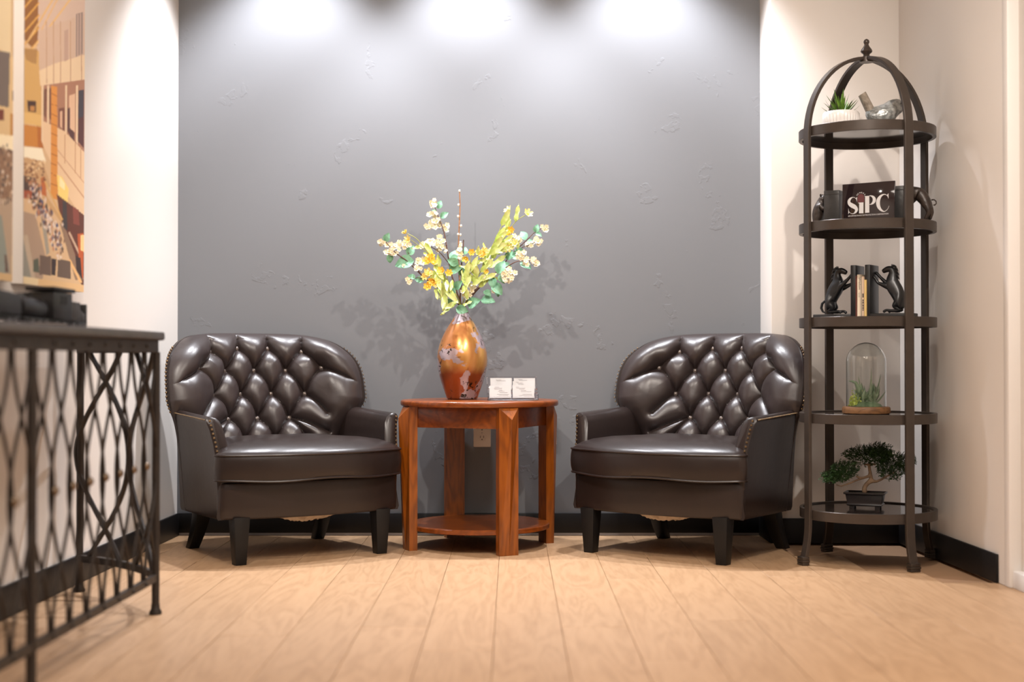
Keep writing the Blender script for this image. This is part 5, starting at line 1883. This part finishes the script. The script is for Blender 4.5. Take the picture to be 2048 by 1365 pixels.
for end in (0, 1):
    for k in range(2):
        for sg in (1, -1):
            def fn(z, k=k, sg=sg):
                u = (k + .5) / 2 + sg * .25 * math.cos(2 * PI * (z - MIDZ) / 0.888)
                s, t_ = curve_pt(max(0.0, min(1.0, u)), end)
                return Q(s, t_, z)
            bar(fn, .0078).build('end_loop', M['console_metal'], cs)
    s, t_ = curve_pt(.5, end)
    o = link('rosette', ros, cs); o.location = Q(s, t_, MIDZ + .02); o.rotation_euler = (0, 0, R(50 if end == 0 else -50))

# ----------------------------------------------------------------- model railway pieces on the console
TXm = -1.205


def tr_thing(name, label, y, cat):
    return thing(name, label, cat, (TXm, y, Z_TOP + .0005), R(90))   # local +x runs away from the camera


def wheel_set(par, xs, r=.011, w=.030):
    for x in xs:
        mb = MB()
        for s in (-1, 1):
            st = len(mb.v)
            mb.lathe([(r, -.003), (r, .002), (r * .8, .003), (r * .3, .0045)], 16)
            mb.xform(Matrix.Translation((x, s * w, r)) @ Matrix.Rotation(R(-90 * s), 4, 'X'), st)
        mb.tube([(x, -w, r), (x, w, r)], .003, 8)
        mb.build('wheel_pair', M['train_grey'], par)


lo = tr_thing('model_locomotive', 'black model steam locomotive with a tall cab standing on the iron console', 3.63, 'model train')
MB().box((0, 0, .022), (.49, .052, .010)).build('chassis', M['train'], lo, bevel=.002)
mb = MB()
mb.lathe([(.002, 0), (.026, 0), (.028, .004), (.028, .165), (.026, .17), (.002, .17)], 24)
mb.xform(Matrix.Translation((-.245, 0, .050)) @ Matrix.Rotation(PI / 2, 4, 'Y'))
mb.build('boiler', M['train'], lo)
MB().lathe([(.010, .068), (.010, .084), (.0125, .086), (.0125, .090), (.008, .090)], 16, c=(-.145, 0, 0)).build('chimney', M['train'], lo)
MB().lathe([(.012, .070), (.012, .080), (.008, .086), (.002, .087)], 16, c=(-.200, 0, 0)).build('steam_dome', M['train'], lo)
mb = MB()
mb.box((.025, 0, .062), (.150, .066, .070))
cab = mb.build('cab', M['train'], lo, bevel=.002)
MB().box((.025, 0, .105), (.172, .078, .010)).build('cab_roof', M['train'], cab, bevel=.003)
for s in (-1, 1):
    MB().box((.03, s * .0335, .078), (.05, .001, .022)).build('cab_window', M['slot'], cab)
MB().box((.140, 0, .052), (.075, .062, .052)).build('tender_box', M['train_grey'], lo, bevel=.002)
mb = MB().hexa([(.178, -.026, .027), (.240, -.026, .027), (.240, .026, .027), (.178, .026, .027)], [(.178, -.026, .064), (.240, -.026, .048), (.240, .026, .048), (.178, .026, .064)])
mb.build('slope', M['train_grey'], lo, bevel=.002)
MB().box((.250, 0, .045), (.014, .050, .062)).build('buffer_beam', M['train'], lo, bevel=.002)
wheel_set(lo, (-.20, -.15, -.10, -.02, .04, .12, .17, .215))
MB().tube([(-.20, -.036, .013), (.04, -.036, .015)], .0025, 6).build('side_rod', M['rosette'], lo)

ca = tr_thing('model_coal_car', 'black model rail car with a sloping top at the left edge of the console', 3.18, 'model train')
MB().box((0, 0, .024), (.36, .052, .010)).build('chassis', M['train'], ca, bevel=.002)
mb = MB().hexa([(-.17, -.034, .029), (.165, -.034, .029), (.165, .034, .029), (-.17, .034, .029)], [(-.17, -.038, .090), (.15, -.038, .078), (.15, .038, .078), (-.17, .038, .090)])
mb.build('hopper', M['train'], ca, bevel=.003)
mb = MB()
cr_ = random.Random(5)
for _ in range(70):
    x, y = cr_.uniform(-.15, .13), cr_.uniform(-.028, .028)
    mb.ball((x, y, .085 - (x + .17) * .036), cr_.uniform(.006, .010), 6, 4)
o = mb.build('coal_load', M['train_grey'], ca); o['kind'] = 'stuff'
wheel_set(ca, (-.13, -.09, .09, .13))

# ================================================================= two canvas prints on the left wall
CT = 0.034      # canvas depth


def face_x(Y):
    return xl(Y) + CT + .002


def px_to_canvas(x, y):
    Y = (XL0 + CT + .002 - XL_S * YN) / ((x - 1024) / 2800.0 - XL_S)
    return Y, 0.71 + (720 - y) / 2800.0 * Y


def paint(img, Y0, Y1, Z0, Z1, poly, col, mix=1.0):
    H, W = img.shape[:2]
    yy, zz = np.meshgrid(Y0 + (np.arange(W) + .5) / W * (Y1 - Y0), Z0 + (np.arange(H) + .5) / H * (Z1 - Z0))
    ins = np.zeros((H, W), bool)
    n = len(poly)
    for i in range(n):
        ya, za = poly[i]; yb_, zb = poly[(i + 1) % n]
        c = ((za > zz) != (zb > zz)) & (yy < (yb_ - ya) * (zz - za) / (zb - za + 1e-12) + ya)
        ins ^= c
    img[ins] = img[ins] * (1 - mix) + np.array(col[:3]) * mix


def canvas(name, label, Y0, Y1, Z0, Z1, painter, W, H):
    t = thing(name, label, 'canvas print', (0, 0, 0), 0, 'pair of canvas prints on the left wall')
    t.location = (face_x((Y0 + Y1) / 2), (Y0 + Y1) / 2, Z0)
    off = Vector(t.location)
    img = np.zeros((H, W, 3))
    painter(img, Y0, Y1, Z0, Z1)
    mb = MB()
    pts = [[Vector((face_x(Y), Y, z)) - off for z in np.linspace(Z0, Z1, H + 1)] for Y in np.linspace(Y0, Y1, W + 1)]
    mb.grid(pts, smooth=False)
    me = mb.mesh('printed_face', M['print'], weld=False)
    ca_ = me.color_attributes.new('print', 'FLOAT_COLOR', 'CORNER')
    cols = np.ones((W * H * 4, 4), np.float32)
    # faces run along Y, then z
    ff = img.transpose(1, 0, 2).reshape(-1, 3)
    cols[:, :3] = np.repeat(ff, 4, axis=0)
    ca_.data.foreach_set('color', cols.ravel())
    link('printed_face', me, t)
    mb = MB()
    e = .0012
    a = lambda Y, z, d: Vector((face_x(Y) - d, Y, z)) - off
    mb.hexa([a(Y0, Z0, CT), a(Y0, Z0, e), a(Y1, Z0, e), a(Y1, Z0, CT)], [a(Y0, Z1, CT), a(Y0, Z1, e), a(Y1, Z1, e), a(Y1, Z1, CT)])
    mb.build('stretched_edge', M['canvas_edge'], t)
    return t


prs = np.random.RandomState(3)


def lin(*c):
    return srgb(*c)[:3]


def pp(*pts):
    return [px_to_canvas(x, y) for x, y in pts]


def right_print(img, Y0, Y1, Z0, Z1):
    def g(col, *pts, mix=1.0):
        paint(img, Y0, Y1, Z0, Z1, pp(*pts), lin(*col), mix)

    def ln(col, x0, y0, x1, y1, w=2.5, mix=1.0):
        dx, dy = x1 - x0, y1 - y0
        L = math.hypot(dx, dy); nx, ny = -dy / L * w / 2, dx / L * w / 2
        g(col, (x0 + nx, y0 + ny), (x1 + nx, y1 + ny), (x1 - nx, y1 - ny), (x0 - nx, y0 - ny), mix=mix)
    img[:] = lin(222, 188, 146)
    g((216, 190, 172), (70, -600), (180, -600), (180, 160), (72, 160))
    g((150, 100, 48), (40, -600), (74, -600), (73, 88), (63, 96), (40, 70))
    for k in range(-9, 4):
        ln((226, 172, 84), 44, 40 + 25 * k, 76, 2 + 25 * k, 3.0)
    ln((228, 186, 120), 52, 82, 118, -30, 3.5); ln((230, 190, 130), 62, 97, 150, -20, 4); ln((226, 186, 132), 78, 62, 125, -30, 3)
    g((214, 172, 104), (40, 92), (76, 100), (84, 255), (40, 240))
    g((150, 104, 52), (44, 96), (72, 96), (70, 128), (50, 118), mix=.6)
    g((74, 46, 30), (52, 200), (70, 201), (70, 224), (54, 222)); g((196, 140, 76), (58, 211), (67, 211), (67, 221), (58, 221))
    g((230, 190, 118), (40, 222), (80, 229), (84, 251), (40, 246))
    g((206, 138, 58), (40, 247), (84, 254), (85, 296), (40, 290))
    g((186, 112, 44), (72, 252), (85, 255), (85, 296), (74, 294))
    g((214, 186, 164), (74, 60), (180, 20), (180, 125), (76, 140))
    g((238, 212, 176), (76, 140), (106, 126), (180, 104), (180, 158), (78, 170))
    for x in (90, 104, 118, 138, 160):
        ln((196, 158, 126), x, 40, x + 1, 166, 1.8)
    g((158, 138, 130), (149, 26), (163, 22), (163, 106), (149, 112)); ln((210, 180, 160), 153, 26, 153, 110, 1.6); ln((210, 180, 160), 158, 24, 158, 108, 1.6)
    g((196, 164, 146), (126, 60), (134, 56), (134, 118), (126, 122))
    g((178, 130, 104), (80, 170), (180, 156), (180, 320), (84, 246))
    g((92, 52, 50), (155, 180), (166, 178), (166, 296), (154, 282)); g((70, 64, 74), (155, 180), (165, 178), (165, 232), (155, 236))
    g((234, 196, 164), (136, 190), (148, 186), (148, 264), (136, 254)); g((92, 58, 56), (133, 216), (138, 214), (138, 270), (133, 262)); g((92, 58, 56), (138, 256), (147, 264), (147, 282), (138, 272))
    g((124, 76, 60), (115, 216), (127, 214), (127, 262), (115, 252)); g((226, 186, 156), (118, 222), (123, 220), (123, 258), (118, 252))
    g((124, 80, 60), (84, 178), (92, 176), (90, 236), (84, 228)); g((120, 74, 56), (94, 176), (100, 175), (100, 240), (94, 232))
    for x in (81, 92, 128, 150):
        g((240, 214, 180), (x, 170), (x + 4, 169), (x + 4, 290), (x, 282))
    g((238, 206, 168), (84, 240), (128, 262), (180, 318), (180, 460), (130, 385), (84, 290))
    ln((206, 160, 124), 112, 322, 172, 402, 2.5); ln((206, 160, 124), 114, 300, 172, 372, 1.6)
    for x in (128, 149, 160):
        ln((206, 160, 120), x, 262 + (x - 120) * .8, x, 320 + (x - 120) * .9, 1.6)
    g((224, 152, 70), (100, 170), (112, 172), (114, 400), (100, 394))
    for k in range(10):
        ln((180, 112, 48), 100, 186 + 20 * k, 113, 192 + 20 * k, 1.6)
    g((255, 246, 220), (40, 292), (82, 296), (90, 322), (70, 326), (40, 310))
    g((206, 168, 124), (40, 312), (84, 322), (100, 372), (84, 384), (40, 360))
    g((178, 152, 130), (40, 420), (70, 430), (92, 520), (84, 560), (40, 560))
    g((150, 146, 134), (40, 455), (58, 520), (62, 556), (40, 556)); g((196, 176, 152), (44, 470), (54, 470), (70, 556), (62, 556))
    g((86, 66, 56), (46, 350), (66, 356), (78, 400), (60, 400), (46, 380))
    g((170, 86, 52), (46, 380), (64, 382), (64, 396), (46, 396))
    g((84, 74, 72), (68, 360), (78, 372), (78, 402), (70, 398))
    g((196, 112, 60), (80, 356), (88, 352), (92, 392), (82, 390))
    g((252, 222, 130), (112, 348), (122, 352), (136, 378), (134, 404), (116, 400)); g((255, 244, 190), (118, 352), (128, 366), (128, 380), (118, 372))
    g((104, 58, 44), (112, 388), (180, 440), (180, 600), (150, 548), (118, 430))
    g((70, 62, 62), (124, 402), (132, 404), (134, 462), (124, 454)); g((140, 74, 62), (144, 412), (156, 420), (158, 452), (146, 448))
    g((206, 166, 116), (82, 392), (92, 392), (122, 436), (122, 446)); ln((222, 178, 110), 88, 362, 124, 440, 3)
    g((150, 122, 100), (118, 444), (132, 462), (168, 560), (150, 560)); ln((236, 190, 130), 138, 520, 162, 566, 5)
    ln((206, 176, 150), 137, 464, 160, 512, 4)
    g((196, 96, 50), (154, 468), (166, 466), (166, 560), (158, 540)); g((255, 214, 150), (160, 470), (168, 470), (168, 505), (160, 500))
    g((60, 44, 42), (150, 512), (160, 516), (164, 560), (152, 540))
    g((168, 160, 146), (76, 400), (84, 402), (98, 505), (92, 512))
    for _ in range(240):          # the crowd
        u = prs.rand()
        x = 52 + 62 * u + prs.normal(0, 6) + 8
        y = 385 + 135 * max(0, u - .15) + prs.normal(0, 14)
        c = [(240, 226, 214), (70, 52, 50), (206, 170, 140), (120, 84, 70), (196, 130, 90), (86, 86, 120), (232, 214, 200)][prs.randint(7)]
        w, h = 1.5 + 2 * prs.rand(), 3 + 5 * prs.rand()
        if 46 < x < 128 and y < 520:
            g(c, (x - w, y), (x, y - h), (x + w, y), (x, y + h), mix=.8)
    for _ in range(60):
        x, y = 48 + 40 * prs.rand(), 318 + 45 * prs.rand()
        c = [(240, 214, 170), (150, 100, 60), (180, 130, 90), (120, 80, 60)][prs.randint(4)]
        g(c, (x - 3, y), (x, y - 3), (x + 3, y), (x, y + 3), mix=.8)
    g((112, 92, 80), (79, 511), (101, 513), (101, 552), (78, 549)); g((108, 90, 78), (115, 519), (140, 522), (141, 558), (114, 554))
    g((60, 46, 46), (102, 516), (112, 518), (110, 552), (102, 550)); g((90, 96, 80), (66, 520), (76, 516), (78, 545), (66, 544))
    g((228, 190, 138), (30, 551), (180, 572), (180, 620), (30, 620))
    g((236, 212, 168), (30, 551), (76, 557), (74, 620), (30, 620))


def left_print(img, Y0, Y1, Z0, Z1):
    def g(col, *pts, mix=1.0):
        paint(img, Y0, Y1, Z0, Z1, pp(*pts), lin(*col), mix)
    img[:] = lin(226, 196, 146)
    g((236, 216, 176), (-60, -600), (18, -600), (18, 110), (-60, 60)); g((210, 180, 140), (18, -600), (34, -600), (34, 120), (20, 110))
    g((120, 108, 100), (-60, 88), (17, 104), (15, 214), (-60, 200))
    g((120, 60, 40), (-60, 214), (6, 218), (6, 240), (-60, 238)); g((196, 140, 66), (18, 226), (26, 228), (26, 272), (18, 268))
    g((110, 70, 46), (22, 180), (27, 182), (27, 200), (22, 200))
    g((255, 240, 205), (-60, 258), (26, 272), (26, 300), (-60, 286))
    g((150, 118, 92), (-60, 288), (26, 300), (24, 400), (-60, 420)); g((188, 164, 140), (-60, 400), (24, 396), (22, 560), (-60, 560))
    g((150, 156, 146), (-60, 420), (2, 430), (18, 545), (-60, 560)); g((110, 84, 70), (8, 510), (12, 510), (16, 545), (10, 545))
    for _ in range(220):
        x, y = -55 + 78 * prs.rand(), 288 + 120 * prs.rand()
        c = [(84, 68, 60), (200, 170, 140), (130, 96, 76), (70, 70, 72), (226, 206, 186)][prs.randint(5)]
        g(c, (x - 2, y), (x, y - 5), (x + 2, y), (x, y + 5), mix=.8)
    g((222, 186, 136), (-80, 535), (40, 550), (40, 620), (-80, 620))


yA, _ = px_to_canvas(46, 566); yB_, _ = px_to_canvas(167, 585)
canvas('canvas_print', 'tall canvas print of a crowded arcade hall, the one nearer the grey wall', yA, yB_, 0.922, 2.18, right_print, 190, 440)
yC, _ = px_to_canvas(24, 562)
canvas('canvas_print', 'tall canvas print of the arcade hall at the left edge, nearer the camera', yC - (yB_ - yA), yC, 0.922, 2.18, left_print, 150, 380)
